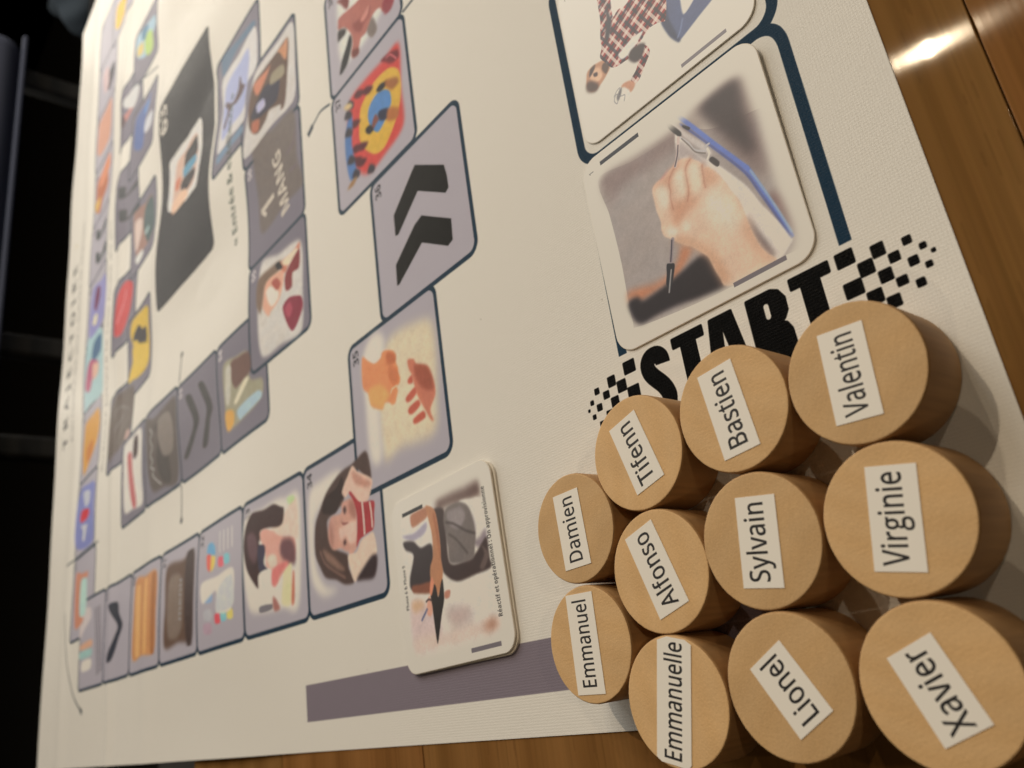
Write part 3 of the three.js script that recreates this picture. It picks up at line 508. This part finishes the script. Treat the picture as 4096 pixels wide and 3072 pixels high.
// inks of the printed squares: pale lilac grey on the outer track, slate on the inner loop
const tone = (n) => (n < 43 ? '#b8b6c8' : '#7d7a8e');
function drawMat(g) {
  g.fillStyle = PAPER; g.fillRect(-5, -5, 900, 900);
  // grey rule along the near left corner
  g.fillStyle = '#857e8d'; g.fillRect(12.2, 60, 15.4, 248.2);
  // row under the title
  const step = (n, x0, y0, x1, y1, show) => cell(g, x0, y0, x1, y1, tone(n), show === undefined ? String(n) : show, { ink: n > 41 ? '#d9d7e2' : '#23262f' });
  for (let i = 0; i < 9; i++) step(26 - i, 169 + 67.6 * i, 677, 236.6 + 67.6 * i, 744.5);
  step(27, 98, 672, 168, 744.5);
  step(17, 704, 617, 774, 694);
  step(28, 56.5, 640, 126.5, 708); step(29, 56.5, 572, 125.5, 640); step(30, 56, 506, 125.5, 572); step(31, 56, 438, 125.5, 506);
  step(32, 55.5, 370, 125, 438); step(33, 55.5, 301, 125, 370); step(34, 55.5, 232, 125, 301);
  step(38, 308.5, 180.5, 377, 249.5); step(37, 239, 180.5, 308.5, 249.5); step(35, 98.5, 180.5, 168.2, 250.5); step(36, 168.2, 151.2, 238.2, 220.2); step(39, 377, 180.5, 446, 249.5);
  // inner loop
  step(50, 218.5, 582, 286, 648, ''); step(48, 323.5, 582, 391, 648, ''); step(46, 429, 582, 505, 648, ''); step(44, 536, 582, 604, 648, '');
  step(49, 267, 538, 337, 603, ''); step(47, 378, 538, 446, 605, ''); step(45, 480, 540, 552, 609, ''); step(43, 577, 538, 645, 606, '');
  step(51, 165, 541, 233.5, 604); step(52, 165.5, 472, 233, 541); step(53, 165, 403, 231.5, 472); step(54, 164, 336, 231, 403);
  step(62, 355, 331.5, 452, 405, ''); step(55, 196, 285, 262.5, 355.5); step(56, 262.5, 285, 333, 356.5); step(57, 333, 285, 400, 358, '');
  rr(g, 309, 411, 497, 521, 6); g.fillStyle = '#27272f'; g.fill();
  words(g, '63', 463, 500, 22, { bold: true, color: '#dedbd6', width: 28 });
  stamp(g, layer(g, ART.mat));
  words(g, 'MANG', 275, 302, 14, { turn: 0.2, width: 48, bold: true, color: '#d2ccc6' }); words(g, '1', 287, 320, 24, { turn: 0.12, bold: true, color: '#d2ccc6' });
  for (const [, , , p] of ART.chev) { g.fillStyle = g.strokeStyle = '#1a1918'; g.lineWidth = 2; g.beginPath(); for (let i = 0; i < p.length; i += 2) (i ? g.lineTo(p[i], p[i + 1]) : g.moveTo(p[i], p[i + 1])); g.closePath(); g.fill(); }
  // start cells
  for (const [x0, x1] of [[167.7, 243]]) { rr(g, x0, 20.8, x1, 93.4, 7); g.strokeStyle = BLUE; g.lineWidth = 3.4; g.stroke(); }
  g.strokeStyle = BLUE; g.lineWidth = 3.2; g.lineCap = 'butt';
  g.beginPath(); g.moveTo(101.5, 93); g.lineTo(159, 93); g.quadraticCurveTo(167.7, 93, 167.7, 85); g.lineTo(167.7, 29); g.quadraticCurveTo(167.7, 21.4, 159, 21.4); g.lineTo(100.8, 21.8); g.stroke(); g.lineCap = 'round';
  startWord(g); startFlag(g);
  // text lines
  words(g, 'T R A J E C T O I R E', 291, 801, 23, { width: 208, bold: true, color: '#3c3f48' });
  words(g, '7', 520, 806, 13, { color: '#c9b98a' });
  words(g, 'Parcours de jeu : suivez le chemin', 290, 779, 11, { width: 250, color: '#6f7278' });
  words(g, 'Avancez jusqu’à la case finale du jeu', 226, 660, 8, { width: 245, color: '#74777c' });
  words(g, '« Entrée & excellence »', 291, 374, 11, { width: 118, color: '#4c5a56', bold: true });
  arrow(g, [126, 766, 83, 750, 55, 724, 42, 700], -2.05);
  arrow(g, [308.5, 252, 311, 262, 308, 272], 2.0);
  arrow(g, [308.5, 180, 308.5, 168]);
  g.strokeStyle = '#545b66'; g.lineWidth = 1.5;
  for (const [x0, x1, y] of [[234, 255, 469], [141, 164, 473]]) { g.beginPath(); g.moveTo(x0, y); g.lineTo(x1, y); g.stroke(); g.fillStyle = '#454b55'; g.beginPath(); g.arc(x0 === 234 ? x1 : x0, y, 2.2, 0, 7); g.fill(); }
  arrow(g, [169, 772, 169, 666]);
  arrow(g, [590, 612, 560, 540]);
  words(g, 'menu', 78, 466, 7, { color: '#aab2bd', width: 26 });
  // specks on the vinyl
  for (let i = 0; i < 16; i++) { g.fillStyle = 'rgba(90,80,70,.45)'; g.beginPath(); g.arc(rnd() * 330, rnd() * 330, 0.12 + rnd() * 0.16, 0, 7); g.fill(); }
}
function canvasTexture(c) { const t = new THREE.CanvasTexture(c); t.colorSpace = THREE.SRGBColorSpace; t.magFilter = THREE.LinearFilter; t.anisotropy = 8; return t; }

// ---------------------------------------------------------------- floor and tables
const carpetMap = dataTexture(256, 256, (u, v) => { const n = 0.6 + 0.8 * noise(u * 128, v * 128, 3, 128, 128); return [0.014 * n, 0.012 * n, 0.012 * n]; }, true);
carpetMap.repeat.set(6, 6);
const floorGeo = new THREE.PlaneGeometry(9, 9).rotateX(-Math.PI / 2).translate(1, -0.72, -2.5);
structure('floor', floorGeo, new THREE.MeshStandardMaterial({ map: carpetMap, roughness: 1 }));

function woodTexture(w, h, base, s) {
  return dataTexture(w, h, (u, v) => {
    const bend = noise(u * 3, v * 6, s, 3, 6) * 0.9;
    const rings = Math.abs(((v * 9 + bend * 1.6 + noise(u * 8, v * 40, s + 1, 8, 40) * 0.16) % 1) * 2 - 1);
    const fine = noise(u * 18, v * 420, s + 2, 18, 420), pore = noise(u * 60, v * 300, s + 3, 60, 300) > 0.83 ? 0.86 : 1;
    const k = (0.8 + 0.26 * rings + 0.2 * (fine - 0.5) + 0.16 * (noise(u * 5, v * 9, s + 4, 5, 9) - 0.5)) * pore;
    return [base[0] * k, base[1] * k * (0.97 + 0.05 * rings), base[2] * k * (0.92 + 0.12 * rings)];
  }, true);
}
const tableScratch = dataTexture(1024, 1024, (u, v) => { const a = noise(u * 10, v * 512, 21, 10, 512), b = noise(u * 40, v * 900, 22, 40, 900); const k = 0.62 * a + 0.38 * b; return [k, k, k]; });
const plankMaterials = [11, 12, 13].map((s, i) => new THREE.MeshPhysicalMaterial({
  map: woodTexture(1024, 512, [0.225 + 0.012 * i, 0.118, 0.040], s), roughness: 0.085, anisotropy: 1, anisotropyRotation: Math.PI / 2, bumpMap: tableScratch, bumpScale: 0.000004, specularIntensity: 0.1, clearcoat: 0.05, clearcoatRoughness: 0.03 }));
function plank(parent, x0, x1, y0, y1, z0, z1, material, r = 0.7) {
  const g = new RoundedBoxGeometry((x1 - x0) * MM, (z1 - z0) * MM, (y1 - y0) * MM, 3, r * MM).translate((x0 + x1) / 2 * MM, (z0 + z1) / 2 * MM, -(y0 + y1) / 2 * MM);
  const p = g.attributes.position, uv = g.attributes.uv, off = (y0 * 0.37) % 1;
  for (let i = 0; i < p.count; i++) uv.setXY(i, p.getX(i) / 0.9 + off, (-p.getZ(i) + p.getY(i)) / 0.24 + off);
  return part(parent, 'plank', g, material);
}
const table = thing('wooden_table', 'lacquered brown plank table under the near half of the printed mat', 'table');
const rows = [-17.2, 101, 219, 337, 452];
plank(table, -620, 1500, -27.5, -17.5, -22, 0, plankMaterials[2], 0.3);
rows.slice(1).forEach((y, i) => plank(table, -620, 1500, rows[i], y - 0.5, -22, 0, plankMaterials[i % 3], 0.3));
const legMat = new THREE.MeshStandardMaterial({ color: new THREE.Color().setRGB(0.03, 0.028, 0.028), roughness: 0.5, metalness: 0.6 });
for (const [x, y] of [[-560, 20], [1440, 20], [-560, 410], [1440, 410]]) part(table, 'leg', new THREE.CylinderGeometry(0.022, 0.018, 0.698, 20).translate(x * MM, -0.371, -y * MM), legMat);

const blackLaminate = new THREE.MeshPhysicalMaterial({ color: new THREE.Color().setRGB(0.006, 0.006, 0.007), roughness: 1, specularIntensity: 0.1 });
const second = thing('black_table', 'matte black table under the far half of the printed mat', 'table');
part(second, 'table_top', new RoundedBoxGeometry(1.0, 0.022, 0.386, 3, 0.003).translate(0.515, -0.0112, -0.649), blackLaminate);
for (const [x, y] of [[60, 500], [970, 500], [60, 800], [970, 800]]) part(second, 'leg', new THREE.CylinderGeometry(0.022, 0.018, 0.698, 20).translate(x * MM, -0.371, -y * MM), legMat);

// ---------------------------------------------------------------- printed vinyl mat
const MX = 851, MY = 846;
const bumpAt = (d, w) => Math.exp(-d * d / (w * w));
function lift(x, y) {   // waves and fold creases of the vinyl, in millimetres
  const ramp = THREE.MathUtils.smoothstep(y, 270, 430), k = 0.35 + 0.65 * THREE.MathUtils.smoothstep(x, 60, 330);
  const strong = bumpAt(y - 430, 120), calm = 1 - 0.5 * THREE.MathUtils.smoothstep(y, 640, 800);
  let h = 2.6 + (0.75 + 1.9 * strong) * k * Math.sin(x / 21.5 + 2.26 + 0.004 * (y - 412) * 0.5 + 1.65) * calm + 0.8 * Math.sin(y / 27 + x / 190) * (0.5 + 0.5 * k) * calm + 0.5 * Math.sin(x / 47 + y / 61);
  h += 1.6 * bumpAt(y - 622 - 0.02 * x, 9) + 1.2 * bumpAt(y - 765, 16) + 0.8 * bumpAt(y - 535 + 0.05 * x, 14);
  return 0.28 + Math.max(0, h) * ramp + 0.02 * (1 + Math.sin(x / 33) * Math.sin(y / 41));
}
const tiles = [[0, 0, 322, 330, 6], [322, 0, MX, 330, 3], [0, 330, 425, MY, 3.9], [425, 330, MX, MY, 3.9]];
const weave = dataTexture(512, 512, (u, v) => {
  const a = u * 16, b = v * 16, over = (Math.floor(a) + Math.floor(b)) % 2, fa = a % 1 - 0.5, fb = b % 1 - 0.5;
  const thread = over ? 1 - 2.6 * fb * fb : 1 - 2.6 * fa * fa, k = 0.45 + 0.4 * thread * (0.8 + 0.4 * noise(a, b, 31, 16, 16)) * (1 - 0.5 * Math.max(Math.abs(fa), Math.abs(fb))) + 0.22 * (noise(u * 180, v * 180, 32, 180, 180) - 0.5);
  return [k, k, k];
});
weave.channel = 1;
const matMaterials = [];
const grids = [];
for (const [x0, y0, x1, y1, s] of tiles) {
  const [c, g] = canvasFor(x0, y0, x1, y1, s);
  seed = 7; drawMat(g);
  matMaterials.push(new THREE.MeshPhysicalMaterial({ map: canvasTexture(c), roughness: 0.22, specularIntensity: 0.045, bumpMap: weave, bumpScale: 0.00013 }));
  const nx = Math.ceil((x1 - x0) / 4.5), ny = Math.ceil((y1 - y0) / 4.5), geo = new THREE.PlaneGeometry(1, 1, nx, ny), p = geo.attributes.position, n = geo.attributes.normal, uv1 = new Float32Array(p.count * 2);
  for (let i = 0; i < p.count; i++) {
    const x = x0 + (p.getX(i) + 0.5) * (x1 - x0), y = y0 + (p.getY(i) + 0.5) * (y1 - y0), h = lift(x, y), hx = (lift(x + 1, y) - lift(x - 1, y)) / 2, hy = (lift(x, y + 1) - lift(x, y - 1)) / 2;
    const w = V(x, y, h); p.setXYZ(i, w.x, w.y, w.z);
    const m = new THREE.Vector3(-hx, 1, hy).normalize(); n.setXYZ(i, m.x, m.y, m.z);
    uv1[2 * i] = x / 13.6; uv1[2 * i + 1] = y / 13.6;
  }
  geo.setAttribute('uv1', new THREE.BufferAttribute(uv1, 2));
  grids.push(geo);
}
const edgePts = [];
for (let x = 0; x <= MX; x += 3.7) edgePts.push([x, 0]);
for (let y = 0; y <= MY; y += 3.6) edgePts.push([MX, y]);
for (let x = MX; x >= 0; x -= 3.7) edgePts.push([x, MY]);
for (let y = MY; y >= 0; y -= 3.6) edgePts.push([0, y]);
{
  const pos = [], nor = [], uv = [], idx = [];
  edgePts.forEach(([x, y], i) => {
    const h = lift(x, y), a = V(x, y, h), b = V(x, y, h - 0.275), out = new THREE.Vector3(x <= 0 ? -1 : x >= MX ? 1 : 0, 0, y <= 0 ? 1 : y >= MY ? -1 : 0);
    pos.push(a.x, a.y, a.z, b.x, b.y, b.z); nor.push(out.x, 0, out.z, out.x, 0, out.z); uv.push(0, 0, 0, 0);
    if (i) idx.push(2 * i - 2, 2 * i - 1, 2 * i, 2 * i, 2 * i - 1, 2 * i + 1);
  });
  const e = new THREE.BufferGeometry();
  e.setAttribute('position', new THREE.Float32BufferAttribute(pos, 3)); e.setAttribute('normal', new THREE.Float32BufferAttribute(nor, 3));
  e.setAttribute('uv', new THREE.Float32BufferAttribute(uv, 2)); e.setAttribute('uv1', new THREE.Float32BufferAttribute(uv, 2)); e.setIndex(idx);
  grids.push(e); matMaterials.push(new THREE.MeshStandardMaterial({ color: PAPER, roughness: 0.6 }));
}
const matGeo = mergeGeometries(grids, true);
const mat = shadows(new THREE.Mesh(matGeo, matMaterials));
mat.name = 'printed_mat';
mat.userData = { label: 'large white vinyl game mat printed with a track of numbered picture squares and START', category: 'game mat' };
scene.add(mat);

// ---------------------------------------------------------------- cards
const cardWhite = new THREE.MeshStandardMaterial({ color: '#e3ddd2', roughness: 0.7 });
function cardShape(w, h, r) {
  const s = new THREE.Shape(), a = w / 2, b = h / 2;
  s.moveTo(-a + r, -b); s.lineTo(a - r, -b); s.absarc(a - r, -b + r, r, -Math.PI / 2, 0); s.lineTo(a, b - r); s.absarc(a - r, b - r, r, 0, Math.PI / 2);
  s.lineTo(-a + r, b); s.absarc(-a + r, b - r, r, Math.PI / 2, Math.PI); s.lineTo(-a, -b + r); s.absarc(-a + r, -b + r, r, Math.PI, 1.5 * Math.PI);
  return s;
}
function makeCard(name, label, cx, cy, z, size, turn, thick, paint, group) {
  const o = thing(name, label, 'card', group), w = size * MM, r = 6.2 * MM;
  const g = new THREE.ExtrudeGeometry(cardShape(w - 0.0003, w - 0.0003, r), { depth: thick * MM - 0.0003, bevelEnabled: true, bevelThickness: 0.00015, bevelSize: 0.00015, bevelSegments: 2, curveSegments: 12 });
  g.rotateX(-Math.PI / 2).translate(0, 0.00015, 0);
  part(o, 'card_board', g, cardWhite);
  if (paint) {
    const half = size / 2, [c, ctx] = canvasFor(cx - half, cy - half, cx + half, cy + half, 1024 / size);
    ctx.fillStyle = PAPER; ctx.fillRect(cx - 60, cy - 60, 120, 120);
    paint(ctx);
    const f = new THREE.ShapeGeometry(cardShape(w - 0.0004, w - 0.0004, r), 12), p = f.attributes.position, uv = f.attributes.uv;
    for (let i = 0; i < p.count; i++) uv.setXY(i, p.getX(i) / w + 0.5, p.getY(i) / w + 0.5);
    f.rotateX(-Math.PI / 2).translate(0, thick * MM + 0.00005, 0);
    part(o, 'printed_face', f, new THREE.MeshPhysicalMaterial({ map: canvasTexture(c), roughness: 0.42, specularIntensity: 0.7 }));
  }
  o.position.copy(V(cx, cy, z)); o.rotation.y = turn;
  return o;
}
function feathered(ctx, ops, mask, soft) {   // a photograph whose edges are printed fading into the white card
  const c = layer(ctx, ops), g = c.getContext('2d');
  g.globalCompositeOperation = 'destination-in'; g.filter = `blur(${soft * ctx.s}px)`; g.fillStyle = '#000';
  smooth(g, mask, true); g.fill();
  stamp(ctx, c);
}
const bar = (ctx, x0, y0, x1, y1, color) => { ctx.fillStyle = color; ctx.fillRect(x0, y0, x1 - x0, y1 - y0); };
const card1 = makeCard('picture_card', 'white square card showing a hand with a pen on a blue clipboard beside START', 134.2, 60.7, 0.34, 66, 0, 0.4, (g) => {
  feathered(g, ART.card1, [158.5, 86.5, 157.5, 60, 159, 36, 150, 33, 125, 33.5, 106, 34, 104.8, 55, 106.5, 84, 118, 87.5, 140, 87.5], 1.1);
  bar(g, 162.7, 69.4, 164.1, 85.6, '#2b3242'); bar(g, 103.7, 36.2, 105, 52, '#7b7784');
  words(g, '1', 161.7, 88.8, 2.6, { color: '#2c3a44' });
}, 'picture cards laid on the mat');
card1.rotation.set(0, 0, 0.02);
card1.position.y += 0.0007;
makeCard('picture_card', 'white square card showing a man in a red plaid shirt and jeans', 205.0, 57.8, 0.34, 66.0, 0, 0.4, (g) => {
  stamp(g, layer(g, ART.card2));
  bar(g, 174.3, 34.8, 175.5, 50.7, '#7b7784'); bar(g, 233, 66, 234.4, 82, '#2b3242'); words(g, '2', 231.6, 85.6, 2.6, { color: '#2c3a44' });
}, 'picture cards laid on the mat');
makeCard('picture_card', 'blank edge of the lower card under the apron picture card', 56.6, 189.2, 0.34, 64.8, 0.021, 0.75, null, 'picture cards laid on the mat').userData.label = 'lower white card almost hidden under the card with the apron picture';
const card3 = makeCard('picture_card', 'white square card with picture of a person in a dark apron, resting on another card', 57, 189.9, 1.12, 64.8, 0.03, 0.7, (g) => {
  feathered(g, ART.card3, [82, 216, 84, 195, 84.5, 168, 80, 164, 55, 163.6, 33, 164, 29.5, 185, 30, 214, 50, 217], 1.0);
  bar(g, 82.5, 200, 84, 214.5, '#20242c'); bar(g, 27.2, 165, 28.7, 181.5, '#7b7784');
  words(g, 'Réactif et opérationnel : On approvisionne', 36.0, 162.2, 3.1, { width: 44, bold: true, color: '#23242c' });
  words(g, 'Phase 6 & Phase 9', 47.5, 216.4, 2.7, { width: 17, bold: true, color: '#4a4b52' });
}, 'picture cards laid on the mat');
card3.rotation.z = 0.004; card3.position.y += 0.00013;

// ---------------------------------------------------------------- pawns
const R = 15, PH = 15.6;
const topMaps = [0, 1, 2].map((k) => {
  const s = 60 + 10 * k;
  return [dataTexture(512, 512, (u, v) => {
    const arc = Math.hypot(u * 1.6 + 0.5 + 0.06 * noise(u * 4, v * 4, s), v * 1.1 - 1.4 + 0.05 * noise(u * 5, v * 5, s + 1));
    const ring = 0.5 + 0.5 * Math.sin(arc * (15 + 4 * k)), fleck = noise(u * 130, v * 130, s + 2), fine = noise(u * 300, v * 300, s + 3), ray = noise((u + v * 0.6) * 14, (v - u * 0.6) * 120, s + 4);
    const m = 0.97 + 0.025 * ring + 0.09 * (fleck - 0.5) + 0.10 * (fine - 0.5) + 0.05 * (ray - 0.5) + 0.13 * (noise(u * 5, v * 5, s + 5) - 0.5);
    const q = m * [0.9, 1.03, 0.97][k]; return [0.66 * q, 0.432 * q * (0.98 + 0.02 * ring), 0.212 * q * (0.94 + 0.06 * ring)];
  }, true), dataTexture(512, 512, (u, v) => { const q = 0.5 * noise(u * 110, v * 110, s + 6) + 0.3 * noise(u * 240, v * 240, s + 7) + 0.2 * noise((u + v * 0.6) * 14, (v - u * 0.6) * 90, s + 4); return [q, q, q]; })];
});
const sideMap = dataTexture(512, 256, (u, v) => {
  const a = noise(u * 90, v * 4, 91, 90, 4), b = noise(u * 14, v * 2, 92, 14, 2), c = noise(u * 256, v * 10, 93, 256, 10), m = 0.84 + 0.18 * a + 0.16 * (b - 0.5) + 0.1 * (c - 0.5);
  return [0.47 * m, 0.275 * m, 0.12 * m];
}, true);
const pawnMaterials = topMaps.map(([map, bump]) => [
  new THREE.MeshStandardMaterial({ map: sideMap, roughness: 0.6 }),
  new THREE.MeshStandardMaterial({ map, roughness: 0.72, bumpMap: bump, bumpScale: 0.00005 })]);
function pawnBody(k) {
  const prof = [[14.4, 0], [14.85, 0.25], [15, 0.8], [15, PH - 0.7], [14.93, PH - 0.35], [14.75, PH - 0.1]], n = 144;
  const side = new THREE.LatheGeometry(prof.map(([r, y]) => new THREE.Vector2(r * MM, y * MM)), n);
  const jag = (a) => 1 + 0.0035 * (noise(a * 23 + 50, k * 7.7, 41) - 0.5) + 0.004 * Math.max(0, noise(a * 55 + 80, k * 3.3, 42) - 0.72);
  const wob = (g) => { const p = g.attributes.position; for (let i = 0; i < p.count; i++) { const f = jag(Math.atan2(p.getZ(i), p.getX(i)) + 4); p.setX(i, p.getX(i) * f); p.setZ(i, p.getZ(i) * f); } };
  wob(side);
  const rings = [14.75, 14.45, 10, 5, 0].map((r, i) => [r, i ? PH : PH - 0.1]).reverse();
  const top = new THREE.LatheGeometry(rings.map(([r, y]) => new THREE.Vector2(r * MM, y * MM)).reverse(), n);
  wob(top);
  const p = top.attributes.position, uv = top.attributes.uv;
  for (let i = 0; i < p.count; i++) uv.setXY(i, p.getX(i) / 0.034 + 0.5, p.getZ(i) / 0.034 + 0.5);
  const g = mergeGeometries([side, top], true);
  return g;
}
const bodies = [pawnBody(0), pawnBody(1), pawnBody(2)];
const labelWhite = new THREE.MeshStandardMaterial({ color: '#efece6', roughness: 0.65 });
function nameLabel(pawn, text, w, ox, oy, deg, k) {
  const h = 10.1, clip = text.length > 9, c = document.createElement('canvas'); c.width = 512; c.height = 256;
  const [, g] = [0, c.getContext('2d')];
  g.fillStyle = '#efece6'; g.fillRect(0, 0, 512, 256);
  g.save(); g.translate(256, 128); g.scale(512 / w, 256 / h); g.font = '40px sans-serif'; g.fillStyle = '#17161a'; g.textBaseline = 'alphabetic';
  const tw = g.measureText(text).width, want = w * (clip ? 0.94 : 0.89);
  g.lineWidth = 0.9; g.strokeStyle = '#17161a'; g.scale(want / tw, 7.0 / 40); g.strokeText(text, -tw / 2, /[gy]/.test(text) ? 11 : 13.5); g.fillText(text, -tw / 2, /[gy]/.test(text) ? 11 : 13.5); g.restore();
  const sh = new THREE.Shape(), a = w / 2 * MM, b = h / 2 * MM;
  if (clip) [[-14.2, -4.2], [-13.2, -5.05], [13.3, -5.05], [14.2, -3.2], [14.3, 2.2], [13.2, 5.05], [-13.4, 5.05], [-14.2, 3.6]].forEach(([x, y], i) => (i ? sh.lineTo(x * MM, y * MM) : sh.moveTo(x * MM, y * MM)));
  else { sh.moveTo(-a, -b); sh.lineTo(a, -b); sh.lineTo(a, b); sh.lineTo(-a, b); }
  const geo = new THREE.ExtrudeGeometry(sh, { depth: 0.00009, bevelEnabled: false }), p = geo.attributes.position, uv = geo.attributes.uv;
  for (let i = 0; i < p.count; i++) uv.setXY(i, p.getX(i) / (w * MM) + 0.5, p.getY(i) / (h * MM) + 0.5);
  geo.rotateX(-Math.PI / 2);
  const m = part(pawn, 'name_label', geo, [new THREE.MeshStandardMaterial({ map: canvasTexture(c), roughness: 0.6 }), labelWhite]);
  m.position.set(ox * MM, PH * MM + 0.00004, -oy * MM); m.rotation.y = deg * Math.PI / 180;
}
const pawns = [
  ['Valentin', 66.15, 21.88, 0.1, 0.9, 19.9, -3.8, 'round wooden pawn on the last letter of START, label starts with V, ends in n'],
  ['Bastien', 68.79, 51.96, 0, 0.8, 21.7, 6, 'round wooden pawn over the middle of START, label starts with B'],
  ['Tifenn', 67.27, 82.26, 0.1, 0, 19.7, 16, 'round wooden pawn below the S of START, label starts with T'],
  ['Damien', 53.75, 109.12, -0.2, 0.8, 20.9, 1.7, 'round wooden pawn on blank mat between card and group, label starts with D'],
  ['Emmanuel', 23.26, 110.44, 0.3, 1.3, 25.6, -2, 'round wooden pawn on the grey printed bar, eight-letter label starts with E'],
  ['Alfonso', 37.09, 82.37, 0.6, 0.8, 21.9, 17.4, 'round wooden pawn with tilted label starting with A, in the middle of the group'],
  ['Sylvain', 38.28, 52.81, -0.3, 0.1, 19.9, -8.9, 'round wooden pawn with label starting with S, surrounded by other pawns'],
  ['Virginie', 35.93, 22.32, 0.1, 0, 20.3, -11.2, 'round wooden pawn with label starting with V and ending in e'],
  ['Emmanuelle', 7.19, 84.91, 0.2, 0.5, 28.6, -14.6, 'round wooden pawn whose long label runs right across its whole top'],
  ['Lionel', 8.09, 54.4, -0.6, -0.4, 16.7, 29.9, 'round wooden pawn over the mat edge, steeply tilted label starts with L'],
  ['Xavier', 5.56, 23.67, -0.6, 0.3, 17.1, 20.5, 'round wooden pawn over the mat edge, tilted label starts with X'],
];
pawns.forEach(([text, x, y, ox, oy, w, deg, label], i) => {
  const o = thing('wooden_pawn', label, 'game pawn', 'name pawns gathered at the start');
  const b = part(o, 'body', bodies[i % 3], pawnMaterials[(i * 2) % 3]);
  b.rotation.y = i * 2.13;
  nameLabel(o, text, w, ox, oy, deg, i);
  o.position.copy(V(x, y, 0.34));
});

// ---------------------------------------------------------------- dim chairs beyond the tables
const navy = new THREE.MeshPhysicalMaterial({ color: new THREE.Color().setRGB(0.05, 0.06, 0.1), roughness: 0.9, sheen: 0.2, sheenColor: new THREE.Color().setRGB(0.1, 0.12, 0.2), sheenRoughness: 0.5 });
const darkBrown = new THREE.MeshPhysicalMaterial({ color: new THREE.Color().setRGB(0.009, 0.007, 0.006), roughness: 0.9 });
const chairLeg = new THREE.MeshStandardMaterial({ color: new THREE.Color().setRGB(0.02, 0.02, 0.02), roughness: 0.5 });
function chair(label, x, y, fabric, w = 620) {
  const o = thing('upholstered_chair', label, 'chair', 'chairs beyond the tables');
  const box = (name, sx, sy, sz, px, py, pz, r, m) => part(o, name, new RoundedBoxGeometry(sx * MM, sy * MM, sz * MM, 4, r * MM).translate(px * MM, py * MM, pz * MM), m);
  box('backrest', w, 150, 70, 0, 812, -40, 34, fabric);
  box('piping', w - 10, 8, 12, 0, 738, -6, 3.5, fabric);
  box('seat', w - 40, 90, 500, 0, 445, 190, 40, fabric);
  for (const s of [-1, 1]) {
    box('back_post', 36, 420, 30, s * (w / 2 - 60), 600, -50, 8, chairLeg);
    box('leg', 36, 410, 36, s * (w / 2 - 60), 205, -40, 8, chairLeg);
    box('leg', 36, 410, 36, s * (w / 2 - 60), 205, 400, 8, chairLeg);
  }
  o.position.set(x * MM, -0.72, -y * MM);
}
chair('navy blue upholstered chair behind the black table', 845, 1215, navy);
chair('very dark brown upholstered chair next to the navy chair', 180, 1235, darkBrown, 640);
const stool = thing('low_stool', 'small dark stool carrying a blue-grey garment', 'stool');
part(stool, 'seat', new THREE.CylinderGeometry(0.19, 0.19, 0.04, 32).translate(0, 0.44, 0), chairLeg);
for (let k = 0; k < 4; k++) part(stool, 'leg', new THREE.CylinderGeometry(0.016, 0.016, 0.42, 12).translate(0.13 * Math.cos(k * 1.571 + 0.78), 0.21, 0.13 * Math.sin(k * 1.571 + 0.78)), chairLeg);
stool.position.set(1.99, -0.72, -1.9);
function heap(rx, ry, rz, s) {
  const g = new THREE.SphereGeometry(1, 40, 26), p = g.attributes.position;
  for (let i = 0; i < p.count; i++) { const x = p.getX(i), y = p.getY(i), z = p.getZ(i), f = 0.75 + 0.5 * noise(x * 2.2 + 9, y * 2.2 + z * 1.7 + 9, s); p.setXYZ(i, x * rx * f, Math.max(-0.6, y) * ry * f, z * rz * f); }
  g.computeVertexNormals(); return g;
}
const jacket = thing('garment', 'crumpled blue-grey garment with pale folds lying on the low stool', 'clothing');
part(jacket, 'cloth', heap(0.13, 0.1, 0.13, 5), new THREE.MeshStandardMaterial({ color: new THREE.Color().setRGB(0.03, 0.045, 0.065), roughness: 0.95 }));
part(jacket, 'lining', heap(0.05, 0.035, 0.05, 8).translate(0.01, 0.03, 0.1), new THREE.MeshStandardMaterial({ color: new THREE.Color().setRGB(0.3, 0.24, 0.18), roughness: 0.95 }));
jacket.position.set(1.99, -0.2, -1.9);

renderer.render(scene, camera);
